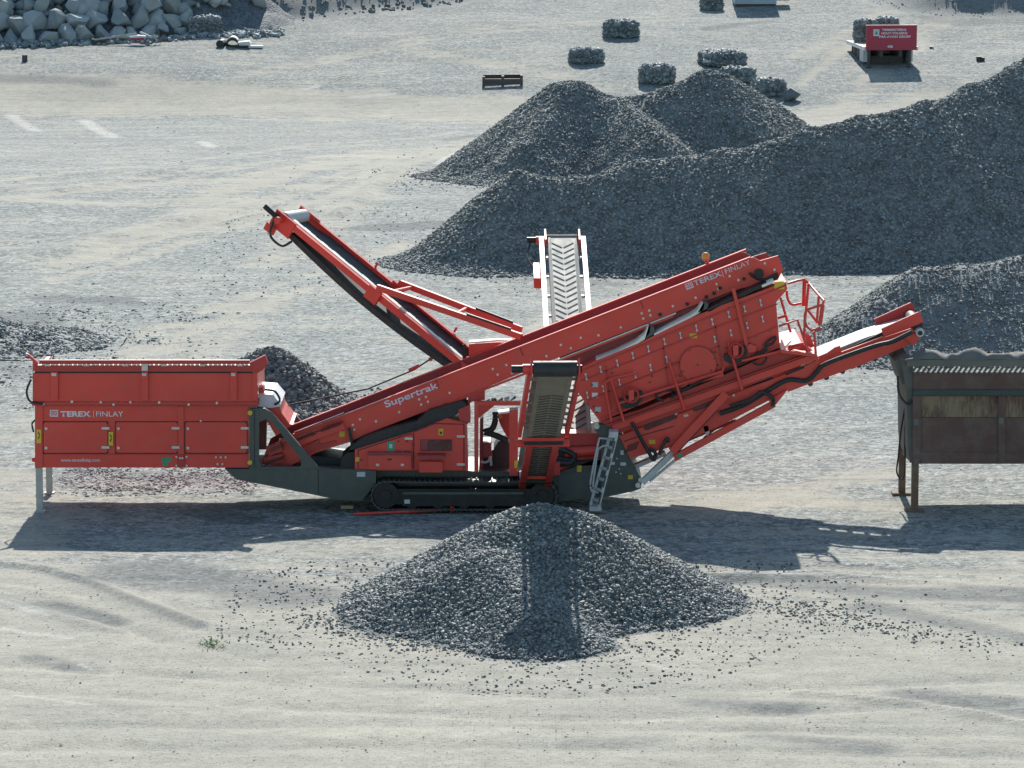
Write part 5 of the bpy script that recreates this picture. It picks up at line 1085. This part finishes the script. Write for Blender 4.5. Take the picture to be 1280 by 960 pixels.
def boulder(seed):
    import bmesh
    bm = bmesh.new(); bmesh.ops.create_icosphere(bm, subdivisions=2, radius=1.0); r_ = random.Random(seed)
    for _ in range(13):                                           # cut flat faces
        n_ = Vector((r_.gauss(0, 1), r_.gauss(0, 1), r_.gauss(0, 1))).normalized(); d_ = r_.uniform(.45, .75)
        for v in bm.verts:
            t_ = v.co.dot(n_) - d_
            if t_ > 0: v.co -= n_ * t_
    for v in bm.verts: v.co += Vector((r_.gauss(0, .02), r_.gauss(0, .02), r_.gauss(0, .02)))
    me = bpy.data.meshes.new('boulder'); bm.to_mesh(me); bm.free(); me.materials.append(M['boulder_rock']); return me
bms = [boulder(k) for k in range(9)]
r_ = random.Random(4)
rowsb = [(50, 26, 24, [(-6, 24), (14, 24), (36, 24), (60, 34), (86, 32), (106, 26), (128, 22), (146, 28), (165, 20), (186, 20), (205, 16), (226, 18)]),
         (28, 26, 24, [(-2, 34), (20, 30), (44, 32), (70, 30), (98, 34), (118, 30), (150, 30), (176, 26), (196, 26), (214, 28), (232, 18)]),
         (10, 24, 22, [(4, 22), (52, 20), (98, 26), (118, 30), (150, 26), (186, 34), (214, 26)])]
for ri, (py, hp_, _, lst) in enumerate(rowsb):
    for px_, w_ in lst:
        f_ = (px_ + 40) / 290; base = b0.lerp(b1, f_); yy_ = base.y + .3 + ri * .75 + r_.uniform(-.2, .2); p = P(px_, py + r_.uniform(-2, 2) - (f_ * 8 if ri == 0 else f_ * 4), yy_)
        k_ = (yy_ + CAM_D) / FOC; o = bpy.data.objects.new('boulder', bms[r_.randrange(9)]); COL.objects.link(o); o.parent = rw
        o.location = p; o.scale = (w_ * k_ * .68, w_ * k_ * .6, hp_ * k_ * r_.uniform(.55, .72)); o.rotation_euler = (r_.uniform(-.3, .3), r_.uniform(-.3, .3), r_.uniform(0, 6.28))

# ------------------------------------------------------------------ scrap on the far yard
def GW(px, py, dz=0.0): p = G(px, py); p.z = float(zt(p.x, p.y)) + dz; return p
f0, f1 = GW(604, 109), GW(653, 107)
fm = tag(empty('steel_frame', f0), 'long low dark steel frame lying alone on the yard', 'steel frame')
def wbox(a, b_, w, z0, z1): 
    d = (b_ - a); d.z = 0; U = d.normalized(); return (a, U, Vector((-U.y, U.x, 0)), Vector((0, 0, 1))), (0, d.length), (-w / 2, w / 2), (z0, z1)
MB().obox(*wbox(f0, f1, .12, .12, .38)).build('front_beam', 'steel_dark', fm)
bk_ = Vector((0, .9, 0)); MB().obox(*wbox(f0 + bk_, f1 + bk_, .12, .30, .52)).build('rear_beam', 'steel_dark', fm)
for t_ in (.01, .5, .98):
    c_ = f0.lerp(f1, t_); MB().box((c_.x - .06, c_.y + .061, c_.z + .13), (c_.x + .06, c_.y + .839, c_.z + .46)).build('cross_bar', 'rust_red', fm); MB().box((c_.x - .05, c_.y - .05, c_.z - .03), (c_.x + .05, c_.y + .05, c_.z + .119)).build('foot', 'steel_dark', fm)
# discarded belt rolls with a pale sheet
q = GW(290, 60); wd = tag(empty('belt_scrap', q), 'black and white heap of scrap belting on the yard below the boulders', 'scrap')
k_ = (q.y + CAM_D) / FOC
MB().tube([q + Vector((-15 * k_, 0, 5 * k_)), q + Vector((-13 * k_, 1.0, 5 * k_))], 5 * k_, 16).build('belt_roll', 'rubber', wd)
arch = [q + Vector((math.cos(t_) * 8 * k_, .2, math.sin(t_) * 9 * k_)) for t_ in np.linspace(0, math.pi, 12)]
mb = MB()
for a, b_ in zip(arch[:-1], arch[1:]): mb.add([a, b_, b_ + Vector((0, .9, 0)), a + Vector((0, .9, 0)), a * 1 + Vector((0, 0, .12)), b_ + Vector((0, 0, .12)), b_ + Vector((0, .9, .12)), a + Vector((0, .9, .12))], [(0, 1, 2, 3), (7, 6, 5, 4), (0, 4, 5, 1), (2, 6, 7, 3)])
mb.build('bent_belt', 'rubber', wd)
mb = MB()
for a, b_ in zip(arch[2:-2], arch[3:-1]): mb.add([v + Vector((0, .02, .14)) for v in (a, b_, b_ + Vector((0, .88, 0)), a + Vector((0, .88, 0)))] + [v + Vector((0, .02, .19)) for v in (a, b_, b_ + Vector((0, .88, 0)), a + Vector((0, .88, 0)))], [(3, 2, 1, 0), (4, 5, 6, 7), (0, 1, 5, 4), (2, 3, 7, 6)])
mb.build('pale_sheet', 'tarp_white', wd)
MB().box((q.x + 4 * k_, q.y, q.z), (q.x + 20 * k_, q.y + 1.0, q.z + 3 * k_)).build('belt_strip', 'rubber', wd); MB().ppx([(297, 53), (311, 51.5), (313, 54), (311, 57.5), (299, 57)], q.y + .1, q.y + .9).build('pale_sheet', 'tarp_white', wd)
MB().box((q.x + 20.2 * k_, q.y + .1, q.z), (q.x + 38 * k_, q.y + .6, q.z + .10)).build('plank', 'tarp_white', wd)
# pale container, top edge
q = GW(950, 8); ct_ = tag(empty('container', q), 'pale blue-grey container cut off by the top edge', 'container')
MB().box((q.x - 1.3, q.y, q.z + .12), (q.x + .85, q.y + 3, q.z + 2.4)).build('container_body', 'container_white', ct_)
MB().box((q.x - 1.25, q.y + .1, q.z - .1), (q.x + .8, q.y + 2.9, q.z + .119)).build('skid', 'steel_dark', ct_); MB().box((q.x + .852, q.y + .05, q.z + .3), (q.x + 1.5, q.y + .6, q.z + .9)).build('tool_crate', 'rust_red', ct_)
for k in range(8): MB().box((q.x - 1.2 + k * .26, q.y - .04, q.z + .2), (q.x - 1.1 + k * .26, q.y - .001, q.z + 2.3)).build('wall_rib', 'container_white', ct_)
# low metal scrap in front of the boulders
q = GW(150, 54); k_ = (q.y + CAM_D) / FOC; sc_ = tag(empty('scrap_metal', q), 'rusty scrap frame and bent tubes in front of the boulder wall', 'scrap')
MB().obox(*wbox(GW(114, 55), GW(155, 53), .5, .0, .25)).build('scrap_beam', 'steel_dark', sc_)
for a, b_, m_ in (((118, 50), (170, 42), 'leg_grey'), ((140, 46), (198, 46), 'leg_grey'), ((175, 40), (190, 47), 'zinc'), ((192, 43), (196, 52), 'leg_grey'), ((198, 44), (201, 52), 'rust_brown')): MB().tube([P(*a, q.y - .5), P(*b_, q.y - .6)], .05, 6).build('scrap_tube', m_, sc_)
MB().ppx([(162, 46), (172, 44), (182, 45), (181, 49), (164, 49.5)], q.y - .9, q.y - .5).build('red_panel', 'white_paint', sc_); MB().ppx([(163, 47.6), (181, 47), (180, 50), (165, 50.5)], q.y - .95, q.y - .901).build('red_panel', 'trailer_red', sc_)
q = GW(214, 48); tag(MB().ppx([(198, 36), (206, 40), (222, 42), (228, 46), (220, 48.5), (206, 48), (200, 44)], q.y, q.y + 1.0).build('bent_sheet', 'black_iron'), 'crumpled dark metal sheet against the foot of the boulder wall', 'metal sheet')
q = GW(31, 77); oc = tag(empty('drum', q), 'small dark drum standing on the yard near the left edge', 'drum'); MB().tube([q, q + Vector((0, 0, .28))], .13, 14).build('drum_body', 'steel_dark', oc); MB().tube([q + Vector((0, 0, .281)), q + Vector((0, 0, .31))], .135, 14).build('lid', 'rust_red', oc)
q = GW(1226, 77); ob_ = tag(empty('dark_block', q), 'small dark block on the yard right of the trailer', 'block'); MB().box((q.x - .19, q.y, q.z - .02), (q.x + .19, q.y + .3, q.z + .2)).build('block_body', 'rubber', ob_, bevel=.03); MB().box((q.x - .19, q.y + .02, q.z + .201), (q.x + .05, q.y + .28, q.z + .23)).build('strap', 'steel_dark', ob_)
q = GW(1165, 61); cn = tag(empty('scrap_can', q), 'tiny white and red scrap piece just right of the trailer headboard', 'scrap'); MB().box((q.x - .1, q.y, q.z), (q.x + .1, q.y + .2, q.z + .12)).build('can_body', 'tarp_white', cn); MB().box((q.x - .11, q.y - .01, q.z - .02), (q.x + .0, q.y - .001, q.z + .09)).build('can_side', 'rust_red', cn)
# weed
q = GW(266, 806); rgw = random.Random(2); mb = MB()
for k in range(80):
    a = rgw.uniform(0, 6.28); r0 = rgw.uniform(0, .22); b_ = Vector((q.x + r0 * math.cos(a) * 1.0, q.y + r0 * math.sin(a) * 2.0, q.z - .01)); hgt = rgw.uniform(.02, .06); t_ = b_ + Vector((rgw.uniform(-.06, .06), rgw.uniform(-.06, .06), hgt)); w = Vector((rgw.uniform(-.02, .02), rgw.uniform(-.02, .02), 0))
    mb.add([b_ - w * .5, b_ + w * .5, t_ * .6 + b_ * .4 + w, t_], [(0, 1, 2, 3)])
tag(mb.build('weed', 'weed_green'), 'small green weed growing in the pale ground left of the front heap', 'plant')
